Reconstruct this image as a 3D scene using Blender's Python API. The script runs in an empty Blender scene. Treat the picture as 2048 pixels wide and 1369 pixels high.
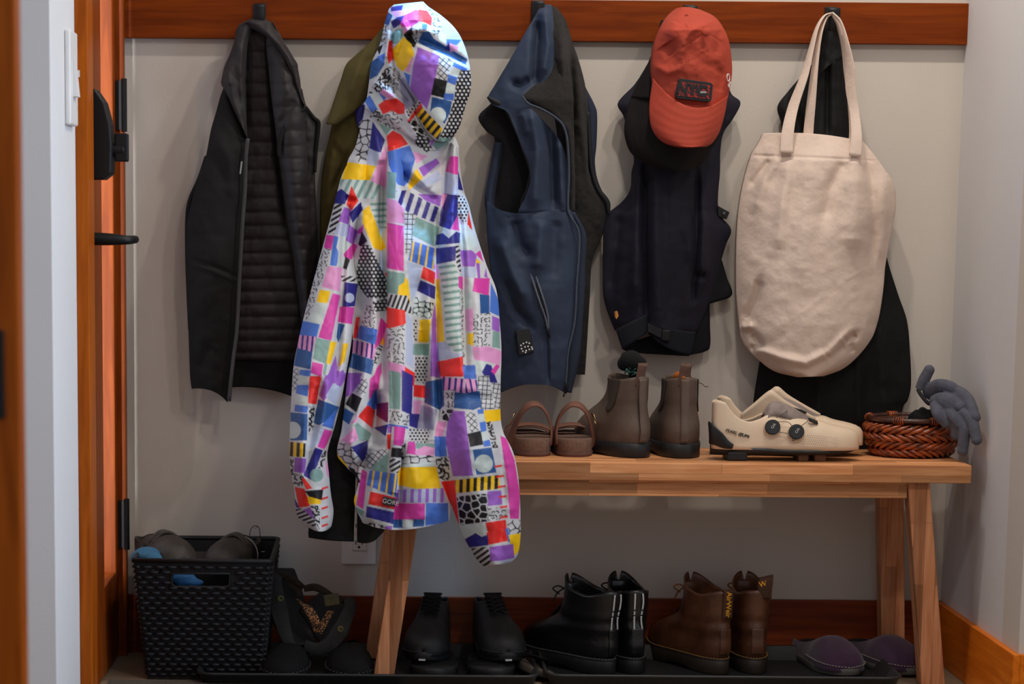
import bpy, bmesh, math, random
import numpy as np
from mathutils import Vector, Matrix
random.seed(7)
scene = bpy.context.scene
COL = scene.collection

# ------------------------------------------------------------------ camera
CAM_D, CAM_H, FPX, PPX, PPY = 5.0, 0.972, 4550.0, 750.0, 1048.0
TH, RO = math.atan(0.136), 0.0085
_f = np.array([0, math.cos(TH), -math.sin(TH)])
_r0 = np.array([1.0, 0, 0]); _u0 = np.array([0, math.sin(TH), math.cos(TH)])
_r = _r0*math.cos(RO) + _u0*math.sin(RO)
_u = -_r0*math.sin(RO) + _u0*math.cos(RO)
_C = np.array([0, -CAM_D, CAM_H])
cam = bpy.data.cameras.new('camera'); camo = bpy.data.objects.new('camera', cam); COL.objects.link(camo)
camo.matrix_world = Matrix(((_r[0], _u[0], -_f[0], _C[0]), (_r[1], _u[1], -_f[1], _C[1]),
                            (_r[2], _u[2], -_f[2], _C[2]), (0, 0, 0, 1)))
cam.sensor_fit = 'HORIZONTAL'; cam.sensor_width = 36.0; cam.lens = 36.0*FPX/2048
cam.shift_x = (1024-PPX)/2048; cam.shift_y = (PPY-684.5)/2048
cam.dof.use_dof = True; cam.dof.focus_distance = 4.72; cam.dof.aperture_fstop = 5.6
cam.clip_start = 0.05
scene.camera = camo

# ------------------------------------------------------------------ colour management, world, lights
vs = scene.view_settings
vs.view_transform = 'Standard'; vs.look = 'None'; vs.gamma = 1.0; vs.use_curve_mapping = False
vs.exposure = 0.2
w = bpy.data.worlds.new('world'); scene.world = w; w.use_nodes = True
w.node_tree.nodes['Background'].inputs[0].default_value = (0.90, 0.93, 1.0, 1)
w.node_tree.nodes['Background'].inputs[1].default_value = 0.36

def lamp(name, kind, loc, target, power, color, size=0.1, size_y=None, spot=None, blend=0.5):
    l = bpy.data.lights.new(name, kind); o = bpy.data.objects.new(name, l); COL.objects.link(o)
    l.energy = power; l.color = color
    if kind == 'AREA':
        if size_y: l.shape = 'RECTANGLE'; l.size = size; l.size_y = size_y
        else: l.shape = 'DISK'; l.size = size
    else: l.shadow_soft_size = size
    if spot: l.spot_size = spot; l.spot_blend = blend
    o.location = loc
    o.rotation_euler = (Vector(target)-Vector(loc)).to_track_quat('-Z', 'Y').to_euler()
    return o
WARM = (1.0, 0.90, 0.79)
for i, (lx, pw) in enumerate(((-0.02, 0.2), (0.62, 8.4), (0.96, 5.2))):
    lamp('downlight', 'AREA', (lx, -0.68, 2.48), (lx, -0.55, 0), pw, WARM, 0.07)
for lx in (0.55, 1.3):
    lamp('hall_downlight', 'AREA', (lx, -2.3, 2.48), (lx, -1.9, 0), 8.0, WARM, 0.16)
o = lamp('door_daylight', 'AREA', (-0.68, -0.30, 1.15), (1.0, -0.5, 0.9), 1.2, (0.66, 0.80, 1.0), 0.35, 1.4); o.data.spread = 1.9
lamp('porch_daylight', 'AREA', (-0.722, -0.88, 0.95), (-0.600, -0.1, 0.95), 22.0, (0.92, 0.95, 1.0), 0.05, 1.7)
o = lamp('hall_window', 'AREA', (2.6, -2.2, 1.3), (-0.57, -1.35, 0.9), 7.5, (0.56, 0.76, 1.0), 1.2, 1.6); o.data.spread = 0.9
lamp('hood_spot', 'SPOT', (0.115, -0.125, 2.75), (0.115, -0.120, 1.4), 560.0, (0.14, 0.50, 1.0), 0.04, spot=0.15, blend=1.0)  # added narrow blue spot, shaped to brighten only the hood top

# ------------------------------------------------------------------ pixel <-> place
def Pn(U, V, Y):
    U = np.asarray(U, float); V = np.asarray(V, float); Y = np.asarray(Y, float)+0*U
    a = (U-PPX)/FPX; b = -(V-PPY)/FPX
    dx = _f[0]+a*_r[0]+b*_u[0]; dy = _f[1]+a*_r[1]+b*_u[1]; dz = _f[2]+a*_r[2]+b*_u[2]
    t = (Y-_C[1])/dy
    return np.stack([_C[0]+t*dx, _C[1]+t*dy, _C[2]+t*dz], -1)
def P(u, v, Y): return Vector(Pn(u, v, Y))
def Q(u, v, Z):
    a = (u-PPX)/FPX; b = -(v-PPY)/FPX
    d = _f+a*_r+b*_u; t = (Z-_C[2])/d[2]
    return Vector(_C+t*d)
def pix(p):
    d = np.array(p)-_C; z = d@_f
    return (PPX+FPX*(d@_r)/z, PPY-FPX*(d@_u)/z)
# close-up reading frames: (u0, v0, scale)
CR = {'A': (0,0,2.913), 'B': (550,0,3.423), 'C': (560,380,3.423), 'D': (560,760,3.423), 'E': (340,0,2.853), 'F': (340,440,3.603),
      'G': (900,0,3.258), 'H': (900,400,3.258), 'I': (1180,0,3.603), 'J': (1180,350,3.509), 'K': (1440,0,3.26), 'L': (1440,400,2.976),
      'M': (990,690,4.655), 'N': (1390,720,3.471), 'O': (240,1020,3.793), 'Q': (780,1150,3.938), 'R': (1050,1120,3.938), 'S': (1480,1150,3.606), '0': (0,0,1.0)}
def cr(k, pts):
    a, b, s = CR[k]
    return [(a+x/s, b+y/s) for x, y in pts]

# ------------------------------------------------------------------ objects, names, labels
def setp(o, label=None, cat=None, group=None, kind=None):
    if label: o['label'] = label
    if cat: o['category'] = cat
    if group: o['group'] = group
    if kind: o['kind'] = kind
    return o
def thing(name, label, cat, loc, rz=0.0, group=None, rx=0.0, ry=0.0):
    o = bpy.data.objects.new(name, None); COL.objects.link(o)
    o.empty_display_size = 0.02
    o.location = loc; o.rotation_euler = (rx, ry, rz)
    return setp(o, label, cat, group)
def link(name, me, mat, parent=None, world=False):
    o = bpy.data.objects.new(name, me); COL.objects.link(o)
    if mat is not None:
        for m in (mat if isinstance(mat, (list, tuple)) else [mat]): me.materials.append(m)
    if parent is not None:
        o.parent = parent
        if world:
            p = parent; M_ = Matrix.Identity(4)
            while p is not None:
                M_ = (Matrix.LocRotScale(p.location, p.rotation_euler, p.scale) if p.matrix_parent_inverse == Matrix.Identity(4)
                      else p.matrix_parent_inverse @ Matrix.LocRotScale(p.location, p.rotation_euler, p.scale)) if False else Matrix.LocRotScale(p.location, p.rotation_euler, p.scale) @ M_
                if p.parent is not None: M_ = p.matrix_parent_inverse @ M_
                p = p.parent
            o.matrix_parent_inverse = M_.inverted()
    return o
def obj(name, bm, mat, parent=None, world=False, smooth=True):
    me = bpy.data.meshes.new(name)
    bmesh.ops.recalc_face_normals(bm, faces=bm.faces[:])
    bm.to_mesh(me); bm.free()
    if smooth:
        me.polygons.foreach_set('use_smooth', [True]*len(me.polygons))
    return link(name, me, mat, parent, world)
def solidify(o, t, off=-1):
    m = o.modifiers.new('solid', 'SOLIDIFY'); m.thickness = t; m.offset = off; return o
def subsurf(o, n=1):
    m = o.modifiers.new('sub', 'SUBSURF'); m.levels = n; m.render_levels = n; return o
def bevel(o, wd, seg=2):
    m = o.modifiers.new('bev', 'BEVEL'); m.width = wd; m.segments = seg; m.limit_method = 'ANGLE'; m.angle_limit = 0.7
    for p in o.data.polygons: p.use_smooth = False
    return o
def copy_tree(o, parent=None):
    c = o.copy(); COL.objects.link(c)
    if parent is not None: c.parent = parent
    for ch in list(o.children): copy_tree(ch, c)
    return c

# ------------------------------------------------------------------ mesh pieces
def add_box(bm, lo, hi, M_=None):
    vsx = [bm.verts.new(((hi if i & 1 else lo)[0], (hi if i & 2 else lo)[1], (hi if i & 4 else lo)[2])) for i in range(8)]
    for f in ((0,1,3,2),(4,6,7,5),(0,4,5,1),(2,3,7,6),(0,2,6,4),(1,5,7,3)): bm.faces.new([vsx[i] for i in f])
    if M_ is not None: bmesh.ops.transform(bm, matrix=M_, verts=vsx)
    return vsx
def box(name, lo, hi, mat, parent=None, world=False, bev=0.0):
    bm = bmesh.new(); add_box(bm, lo, hi)
    o = obj(name, bm, mat, parent, world, smooth=False)
    if bev: bevel(o, bev)
    return o
def catmull(pts, n):
    pts = np.array(pts, float); m = len(pts)
    if m == 2:
        t = np.linspace(0, 1, n)[:, None]; return pts[0]*(1-t)+pts[1]*t
    d = np.r_[0, np.cumsum(np.maximum(np.linalg.norm(np.diff(pts, axis=0), axis=1), 1e-9))]
    tq = np.linspace(0, d[-1], n); out = np.zeros((n, pts.shape[1]))
    tan = np.zeros_like(pts)
    for i in range(m):
        if i == 0: tan[i] = (pts[1]-pts[0])/(d[1]-d[0])
        elif i == m-1: tan[i] = (pts[-1]-pts[-2])/(d[-1]-d[-2])
        else: tan[i] = (pts[i+1]-pts[i-1])/(d[i+1]-d[i-1])
    j = np.clip(np.searchsorted(d, tq, side='right')-1, 0, m-2)
    h = (d[j+1]-d[j])[:, None]; s = ((tq-d[j])[:, None])/h
    return ((2*s**3-3*s**2+1)*pts[j]+(s**3-2*s**2+s)*h*tan[j]+(-2*s**3+3*s**2)*pts[j+1]+(s**3-s**2)*h*tan[j+1])
def add_tube(bm, pts, rad, seg=8, n=None, flat=None, closed=False, up=(0, 0, 1)):
    """round (or with flat=(rx, ry) oval) tube along a path"""
    pts = [tuple(p) for p in pts]
    if closed: pts = pts+[pts[0]]
    if n: 
        rr = rad if np.ndim(rad) else [rad]*len(pts)
        c = catmull([tuple(p)+(r,) for p, r in zip(pts, rr)], n); path = c[:, :3]; R = c[:, 3]
    else:
        path = np.array(pts, float); R = np.array(rad if np.ndim(rad) else [rad]*len(pts), float)
    if closed: path = path[:-1]; R = R[:-1]
    N = len(path); rings = []; prev = None
    for i in range(N):
        a = path[(i+1) % N] if (closed or i < N-1) else path[i]
        b = path[(i-1) % N] if (closed or i > 0) else path[i]
        t = Vector(a-b).normalized()
        if prev is None:
            x = Vector(up).cross(t)
            if x.length < 1e-4: x = Vector((1, 0, 0)).cross(t)
            x.normalize()
        else:
            x = (prev-t*prev.dot(t))
            x = x.normalized() if x.length > 1e-6 else Vector(up).cross(t).normalized()
        prev = x; y = t.cross(x)
        fx, fy = flat if flat else (1, 1)
        rings.append([bm.verts.new(Vector(path[i])+x*(R[i]*fx*math.cos(k*2*math.pi/seg))+y*(R[i]*fy*math.sin(k*2*math.pi/seg))) for k in range(seg)])
    for i in range(N if closed else N-1):
        a, b = rings[i], rings[(i+1) % N]
        for k in range(seg): bm.faces.new((a[k], a[(k+1) % seg], b[(k+1) % seg], b[k]))
    if not closed:
        bm.faces.new(rings[0][::-1]); bm.faces.new(rings[-1])
    return rings
def tube(name, pts, rad, mat, parent=None, world=False, **k):
    bm = bmesh.new(); add_tube(bm, pts, rad, **k); return obj(name, bm, mat, parent, world)
def add_band(bm, pts, wdir, width, thick, n=24):
    """flat strap: path pts, width along wdir (vector or per-point list), given thickness"""
    c = catmull([tuple(p) for p in pts], n)
    ws = catmull([tuple(x) for x in wdir], n) if np.ndim(wdir) == 2 else np.array([tuple(wdir)]*n)
    wd = catmull([(x, 0) for x in width], n)[:, 0] if np.ndim(width) else [width]*n
    rings = []
    for i in range(n):
        t = Vector(c[min(i+1, n-1)]-c[max(i-1, 0)]).normalized(); x = Vector(ws[i]).normalized()
        x = (x-t*x.dot(t)).normalized(); y = t.cross(x); p = Vector(c[i])
        ring = []
        for (sx, sy) in ((-1, -.5), (-.92, -1), (.92, -1), (1, -.5), (1, .5), (.92, 1), (-.92, 1), (-1, .5)):
            ring.append(bm.verts.new(p+x*(sx*wd[i]/2)+y*(sy*thick/2)))
        rings.append(ring)
    for i in range(n-1):
        for k in range(8): bm.faces.new((rings[i][k], rings[i][(k+1) % 8], rings[i+1][(k+1) % 8], rings[i+1][k]))
    bm.faces.new(rings[0][::-1]); bm.faces.new(rings[-1])
def band(name, pts, wdir, width, thick, mat, parent=None, world=False, n=24):
    bm = bmesh.new(); add_band(bm, pts, wdir, width, thick, n); return obj(name, bm, mat, parent, world)
def add_ball(bm, c, r, sub=2, scale=(1, 1, 1), M_=None):
    m = Matrix.Translation(c) @ (M_ or Matrix.Identity(4)) @ Matrix.Diagonal((r*scale[0], r*scale[1], r*scale[2], 1))
    bmesh.ops.create_icosphere(bm, subdivisions=sub, radius=1.0, matrix=m)
def add_cyl(bm, c, r, h, axis=(0, 0, 1), seg=24, r2=None):
    m = Matrix.Translation(c) @ Vector(axis).to_track_quat('Z', 'Y').to_matrix().to_4x4()
    bmesh.ops.create_cone(bm, cap_ends=True, segments=seg, radius1=r, radius2=r if r2 is None else r2, depth=h, matrix=m)
def prism(name, pts, y0, y1, mat, parent=None, world=True, bev=0.0):
    """outline in picture pixels standing between depths y0 (front) and y1 (back)"""
    bm = bmesh.new()
    a = [bm.verts.new(P(u, v, y0)) for u, v in pts]; b = [bm.verts.new(P(u, v, y0)+Vector((0, y1-y0, 0))) for u, v in pts]
    bm.faces.new(a); bm.faces.new(b[::-1]); n = len(pts)
    for i in range(n): bm.faces.new((a[i], b[i], b[(i+1) % n], a[(i+1) % n]))
    o = obj(name, bm, mat, parent, world, smooth=False)
    if bev: bevel(o, bev)
    return o
def text(name, s, size, mat, parent, M_, extrude=0.0004, shear=0.0, bold=0.0):
    cu = bpy.data.curves.new(name, 'FONT'); cu.body = s; cu.size = size; cu.extrude = extrude; cu.align_x = 'CENTER'; cu.align_y = 'CENTER'
    cu.shear = shear; cu.offset = bold; cu.resolution_u = 3
    t = bpy.data.objects.new(name, cu); COL.objects.link(t)
    dg = bpy.context.evaluated_depsgraph_get(); me = bpy.data.meshes.new_from_object(t.evaluated_get(dg))
    bpy.data.objects.remove(t); bpy.data.curves.remove(cu)
    me.materials.clear(); me.transform(M_)
    return link(name, me, mat, parent, True)
def frame_at(o, xdir, ydir):
    x = Vector(xdir).normalized(); y = Vector(ydir); y = (y-x*y.dot(x)).normalized(); z = x.cross(y)
    return Matrix(((x[0], y[0], z[0], o[0]), (x[1], y[1], z[1], o[1]), (x[2], y[2], z[2], o[2]), (0, 0, 0, 1)))

# ------------------------------------------------------------------ hanging cloth: a solid lofted between two traced edges
def polydist(U, V, pts):
    best = np.full(U.shape, 1e9); par = np.zeros(U.shape); L = [0]
    for a, b in zip(pts[:-1], pts[1:]): L.append(L[-1]+math.hypot(b[0]-a[0], b[1]-a[1]))
    for i, (a, b) in enumerate(zip(pts[:-1], pts[1:])):
        dx, dy = b[0]-a[0], b[1]-a[1]; l2 = dx*dx+dy*dy+1e-9
        t = np.clip(((U-a[0])*dx+(V-a[1])*dy)/l2, 0, 1)
        d = np.hypot(U-a[0]-t*dx, V-a[1]-t*dy); m = d < best
        best = np.where(m, d, best); par = np.where(m, (L[i]+t*math.sqrt(l2))/L[-1], par)
    return best, par
def noise2(U, V, scale, seed=0, octv=3):
    """smooth value noise in [-1, 1]"""
    out = np.zeros(U.shape); amp = 1.0; tot = 0
    for o in range(octv):
        rs = np.random.RandomState(seed*17+o); g = rs.rand(64, 64)*2-1
        x = U/scale*2**o+13.7*o+1000; y = V/scale*2**o+7.1*o+1000
        xi = np.floor(x).astype(int); yi = np.floor(y).astype(int); fx = x-xi; fy = y-yi
        fx = fx*fx*(3-2*fx); fy = fy*fy*(3-2*fy)
        q = lambda i, j: g[i % 64, j % 64]
        out += amp*((q(xi, yi)*(1-fx)+q(xi+1, yi)*fx)*(1-fy)+(q(xi, yi+1)*(1-fx)+q(xi+1, yi+1)*fx)*fy)
        tot += amp; amp *= 0.5
    return out/tot
def icurve(c, V):
    a = np.array(c, float); return [np.interp(V, a[:, 0], a[:, k]) for k in range(1, a.shape[1])]
def cloth(name, rows, ycurve, mat, parent=None, th=0.012, folds=(), res=4.0, col=None, crumple=(), round_=2.0, extra=None, yfun=None, smooth_rows=True, ymax=-0.004, world=True):
    """rows: (uL, vL, uR, vR[, uM, vM]) from top to bottom; ycurve: (v, depth at the edges, bulge of the middle)"""
    R = np.array([r if len(r) == 6 else tuple(r)+((r[0]+r[2])/2, (r[1]+r[3])/2) for r in rows], float)
    mid = R[:, [4, 5]]; ln = np.linalg.norm(np.diff(mid, axis=0), axis=1).sum()
    nv = max(6, int(ln/res)); wd = np.hypot(R[:, 2]-R[:, 0], R[:, 3]-R[:, 1]).max(); nu = max(6, int(wd/res))
    if smooth_rows: C = catmull(R, nv)
    else:
        d = np.r_[0, np.cumsum(np.linalg.norm(np.diff(mid, axis=0), axis=1)+1e-6)]; t = np.linspace(0, d[-1], nv)
        C = np.stack([np.interp(t, d, R[:, k]) for k in range(6)], 1)
    q = np.linspace(0, 1, nu)[None, :]
    Lu, Lv, Ru, Rv, Mu, Mv = [C[:, k:k+1] for k in range(6)]
    b = 4*q*(1-q)
    U = Lu*(1-q)+Ru*q+b*(Mu-(Lu+Ru)/2); V = Lv*(1-q)+Rv*q+b*(Mv-(Lv+Rv)/2)
    S = 2*q-1+0*U; T = np.linspace(0, 1, nv)[:, None]+0*U
    yc, bu = icurve(ycurve, V)
    Y = yc-bu*(1-np.abs(S)**round_)
    if yfun is not None: Y = yfun(U, V); yc = Y+0.004
    for (pts, fw, amp) in folds:
        dd, pr = polydist(U, V, pts)
        Y = Y-amp*np.exp(-(dd/fw)**2)*np.clip(np.minimum(pr, 1-pr)*6+0.35, 0, 1)
    edge = np.clip((1-np.abs(S))*6, 0, 1)
    for (sc, amp, seed) in crumple:
        su, sv = sc if np.ndim(sc) else (sc, sc)
        Y = Y-amp*edge*noise2(U/su*10, V/sv*10, 10, seed)
    if extra is not None: Y = Y-extra(S, T, U, V)
    Y = np.minimum(Y, ymax-0.002)
    Yb = np.minimum(np.maximum(yc+th, Y+0.002), ymax)
    F = Pn(U, V, Y); F2 = F.copy(); F2[..., 1] = np.maximum(Yb, Y+0.0015)
    # pinch the rim so the sheet closes to a thin edge
    F2[:, 0] = F[:, 0]+[0, .003, 0]; F2[:, -1] = F[:, -1]+[0, .003, 0]
    verts = np.concatenate([F.reshape(-1, 3), F2.reshape(-1, 3)])
    idx = np.arange(nv*nu).reshape(nv, nu); off = nv*nu
    a, b_, c_, d_ = idx[:-1, :-1].ravel(), idx[:-1, 1:].ravel(), idx[1:, 1:].ravel(), idx[1:, :-1].ravel()
    fr = np.stack([a, d_, c_, b_], 1); bk = np.stack([a, b_, c_, d_], 1)+off
    ring = np.concatenate([idx[0, :], idx[1:, -1], idx[-1, -2::-1], idx[-2:0:-1, 0]]); r2 = np.roll(ring, -1)
    sd = np.stack([ring, r2, r2+off, ring+off], 1)
    faces = np.concatenate([fr, bk, sd])
    me = bpy.data.meshes.new(name)
    me.vertices.add(len(verts)); me.vertices.foreach_set('co', verts.ravel())
    me.loops.add(faces.size); me.loops.foreach_set('vertex_index', faces.ravel().astype(np.int32))
    me.polygons.add(len(faces)); me.polygons.foreach_set('loop_start', np.arange(0, faces.size, 4, dtype=np.int32))
    me.polygons.foreach_set('loop_total', np.full(len(faces), 4, dtype=np.int32))
    me.update(calc_edges=True); me.validate()
    me.polygons.foreach_set('use_smooth', [True]*len(me.polygons))
    if col is not None:
        c = np.concatenate([np.asarray(col(U, V)).reshape(-1, 3)]*2); at = me.color_attributes.new('print', 'FLOAT_COLOR', 'POINT')
        at.data.foreach_set('color', np.concatenate([c, np.ones((len(c), 1))], 1).ravel())
    return link(name, me, mat, parent, world)

# ------------------------------------------------------------------ materials
def s2l(c):
    c = np.asarray(c, float)/255.0
    return tuple(np.where(c <= 0.04045, c/12.92, ((c+0.055)/1.055)**2.4))
def mat(name, rgb, rough=0.6, var=0.12, scale=12.0, bump=0.0, bscale=200.0, metal=0.0, sheen=0.0, coat=0.0, attr=None, stretch=(1, 1, 1), weave=0.0, wscale=900.0, spec=0.5, rgb2=None):
    m = bpy.data.materials.new(name); m.use_nodes = True; nt = m.node_tree; N = nt.nodes; L = nt.links
    b = N['Principled BSDF']
    b.inputs['Roughness'].default_value = rough; b.inputs['Metallic'].default_value = metal
    b.inputs['Sheen Weight'].default_value = sheen; b.inputs['Coat Weight'].default_value = coat; b.inputs['Coat Roughness'].default_value = 0.2
    b.inputs['Specular IOR Level'].default_value = spec
    tc = N.new('ShaderNodeTexCoord'); mp = N.new('ShaderNodeMapping'); mp.inputs['Scale'].default_value = stretch
    L.new(tc.outputs['Object'], mp.inputs['Vector'])
    nz = N.new('ShaderNodeTexNoise'); nz.inputs['Scale'].default_value = scale; nz.inputs['Detail'].default_value = 5
    L.new(mp.outputs['Vector'], nz.inputs['Vector'])
    c = np.array(s2l(rgb))
    if attr:
        at = N.new('ShaderNodeAttribute'); at.attribute_name = attr; L.new(at.outputs['Color'], b.inputs['Base Color'])
    else:
        rp = N.new('ShaderNodeValToRGB'); e = rp.color_ramp.elements
        c0 = c*(1-var); c1 = np.array(s2l(rgb2)) if rgb2 else np.minimum(c*(1+var), 1)
        e[0].position = 0.3; e[1].position = 0.7; e[0].color = (*c0, 1); e[1].color = (*c1, 1)
        L.new(nz.outputs['Fac'], rp.inputs['Fac']); L.new(rp.outputs['Color'], b.inputs['Base Color'])
    last = None
    if bump:
        n2 = N.new('ShaderNodeTexNoise'); n2.inputs['Scale'].default_value = bscale; n2.inputs['Detail'].default_value = 3
        L.new(mp.outputs['Vector'], n2.inputs['Vector'])
        bp = N.new('ShaderNodeBump'); bp.inputs['Strength'].default_value = bump; bp.inputs['Distance'].default_value = 0.002
        L.new(n2.outputs['Fac'], bp.inputs['Height']); last = bp
    if weave:
        sm = None
        for d in ('X', 'Z'):
            wv = N.new('ShaderNodeTexWave'); wv.bands_direction = d; wv.inputs['Scale'].default_value = wscale/6.28; wv.inputs['Distortion'].default_value = 1.5
            L.new(tc.outputs['Object'], wv.inputs['Vector'])
            if sm is None: sm = wv.outputs['Fac']
            else:
                ad = N.new('ShaderNodeMath'); ad.operation = 'ADD'; L.new(sm, ad.inputs[0]); L.new(wv.outputs['Fac'], ad.inputs[1]); sm = ad.outputs[0]
        bp = N.new('ShaderNodeBump'); bp.inputs['Strength'].default_value = weave; bp.inputs['Distance'].default_value = 0.0008
        L.new(sm, bp.inputs['Height'])
        if last: L.new(last.outputs['Normal'], bp.inputs['Normal'])
        last = bp
    if last: L.new(last.outputs['Normal'], b.inputs['Normal'])
    return m
def wood(name, rgb, rgb2, axis='X', rough=0.45, scale=6.0, stave=None, coat=0.0):
    """grain along axis; stave=(length, height) adds glued strips of different tone"""
    m = bpy.data.materials.new(name); m.use_nodes = True; nt = m.node_tree; N = nt.nodes; L = nt.links; b = N['Principled BSDF']
    b.inputs['Specular IOR Level'].default_value = 0.12; b.inputs['Roughness'].default_value = rough; b.inputs['Coat Weight'].default_value = coat; b.inputs['Coat Roughness'].default_value = 0.3
    tc = N.new('ShaderNodeTexCoord'); mp = N.new('ShaderNodeMapping')
    st = {'X': (1, 14, 14), 'Y': (14, 1, 14), 'Z': (14, 14, 1)}[axis]; mp.inputs['Scale'].default_value = st
    L.new(tc.outputs['Object'], mp.inputs['Vector'])
    nz = N.new('ShaderNodeTexNoise'); nz.inputs['Scale'].default_value = scale; nz.inputs['Detail'].default_value = 6; nz.inputs['Distortion'].default_value = 0.6
    L.new(mp.outputs['Vector'], nz.inputs['Vector'])
    rp = N.new('ShaderNodeValToRGB'); e = rp.color_ramp.elements; e[0].position = 0.35; e[1].position = 0.68
    e[0].color = (*s2l(rgb), 1); e[1].color = (*s2l(rgb2), 1); L.new(nz.outputs['Fac'], rp.inputs['Fac']); out = rp.outputs['Color']
    if stave:
        sx = N.new('ShaderNodeSeparateXYZ'); L.new(tc.outputs['Object'], sx.inputs[0]); cb = N.new('ShaderNodeCombineXYZ')
        a = {'X': ('X', 'Z', 'Y'), 'Z': ('Z', 'X', 'Y')}[axis]
        ad = N.new('ShaderNodeMath'); ad.operation = 'ADD'; L.new(sx.outputs[a[1]], ad.inputs[0]); L.new(sx.outputs[a[2]], ad.inputs[1])
        L.new(sx.outputs[a[0]], cb.inputs[0]); L.new(ad.outputs[0], cb.inputs[1])
        br = N.new('ShaderNodeTexBrick'); L.new(cb.outputs[0], br.inputs['Vector'])
        br.inputs['Scale'].default_value = 1.0; br.inputs['Brick Width'].default_value = stave[0]; br.inputs['Row Height'].default_value = stave[1]
        br.inputs['Mortar Size'].default_value = 0.0004; br.inputs['Bias'].default_value = 0.0; br.offset = 0.37
        br.inputs['Color1'].default_value = (0.42, 0.40, 0.38, 1); br.inputs['Color2'].default_value = (1.25, 1.2, 1.12, 1); br.inputs['Mortar'].default_value = (0.4, 0.36, 0.33, 1)
        mx = N.new('ShaderNodeMix'); mx.data_type = 'RGBA'; mx.blend_type = 'MULTIPLY'; mx.inputs['Factor'].default_value = 0.9
        L.new(out, mx.inputs['A']); L.new(br.outputs['Color'], mx.inputs['B']); out = mx.outputs['Result']
    L.new(out, b.inputs['Base Color'])
    bp = N.new('ShaderNodeBump'); bp.inputs['Strength'].default_value = 0.08; bp.inputs['Distance'].default_value = 0.002
    L.new(nz.outputs['Fac'], bp.inputs['Height']); L.new(bp.outputs['Normal'], b.inputs['Normal'])
    return m
# ------------------------------------------------------------------ the room
wall_m = mat('wall_paint', (206, 198, 188), 0.85, 0.03, 3.0, bump=0.12, bscale=160, spec=0.2)
wall_w = mat('wall_paint_white', (214, 212, 212), 0.85, 0.02, 3.0, bump=0.10, bscale=160, spec=0.2)
floor_m = mat('floor_tile', (150, 128, 104), 0.6, 0.12, 9.0, bump=0.1, bscale=80)
mat_m = mat('grey_carpet', (92, 84, 76), 0.95, 0.35, 350.0, bump=1.0, bscale=700)
fir_x = wood('fir_rail', (104, 40, 2), (130, 56, 6), 'X', 0.5, 5.0)
fir_base = wood('fir_baseboard', (112, 46, 22), (138, 62, 30), 'X', 0.4, 5.0)
fir_z = wood('fir_door', (150, 70, 8), (182, 92, 18), 'Z', 0.36, 5.0)
fir_dark = wood('fir_door_dark', (118, 50, 8), (146, 68, 16), 'Z', 0.45, 5.0)
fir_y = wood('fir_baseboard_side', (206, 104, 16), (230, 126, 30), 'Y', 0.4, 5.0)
black_metal = mat('black_metal', (14, 14, 15), 0.5, 0.1, 30, spec=.35)
XL, XR = -0.567, 1.262          # left and right wall planes
YS = -0.50                      # the right wall steps out here
def struct(o): o['kind'] = 'structure'; return o
struct(box('wall_back', (XL-0.12, 0, -0.02), (XR+0.1, 0.1, 2.7), wall_m))
struct(box('floor', (-3.0, -6.5, -0.04), (4.0, 0.0, 0.0), floor_m))
struct(box('wall_right', (XR, YS, 0), (XR+0.09, 0.0, 2.7), wall_w))
struct(box('wall_right_return', (XR-0.0, YS-0.12, 0), (XR+1.6, YS, 2.7), wall_m))
# left wall stands around the glazed door
YD0, YD1 = -0.60, -0.03        # door opening (near, far)
bm = bmesh.new()
add_box(bm, (XL-0.07, -1.005, 0), (XL, YD0, 2.7)); add_box(bm, (XL-0.12, YD1, 0), (XL, 0.0, 2.7)); add_box(bm, (XL-0.12, YD0, 2.1), (XL, YD1, 2.7))
struct(obj('wall_left', bm, wall_w, smooth=False))
struct(box('wall_left_return', (XL-2.0, -1.01, 0), (XL-0.0005, -0.91, 2.7), wall_w))
# hook rail and skirting boards
zt, zb_ = P(1500, 3, -0.02)[2], P(1500, 86, -0.02)[2]
struct(box('trim_1', (XL+0.002, -0.022, zb_), (P(1941, 40, -0.022)[0], 0, zt), fir_x, bev=0.0015))
zbb = P(1300, 1199, -0.014)[2]
struct(box('baseboard_back', (XL, -0.014, 0), (XR, 0, zbb), fir_base, bev=0.001))
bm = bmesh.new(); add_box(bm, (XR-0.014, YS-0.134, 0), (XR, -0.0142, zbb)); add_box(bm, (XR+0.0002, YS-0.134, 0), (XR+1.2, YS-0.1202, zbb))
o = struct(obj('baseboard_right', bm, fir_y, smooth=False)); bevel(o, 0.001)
# door casing around the glazed door in the left wall
bm = bmesh.new(); add_box(bm, (XL, YD0-0.085, 0), (XL+0.024, YD0, 2.18)); add_box(bm, (XL, YD0-0.085, 2.1), (XL+0.024, -0.024, 2.18))
o = struct(obj('trim_2', bm, fir_z, smooth=False)); bevel(o, 0.002)
o = struct(box('trim_3', (XL-0.05, YD1-0.028, 0), (XL+0.022, YD1, 2.1), fir_dark)); bevel(o, 0.002)
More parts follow.
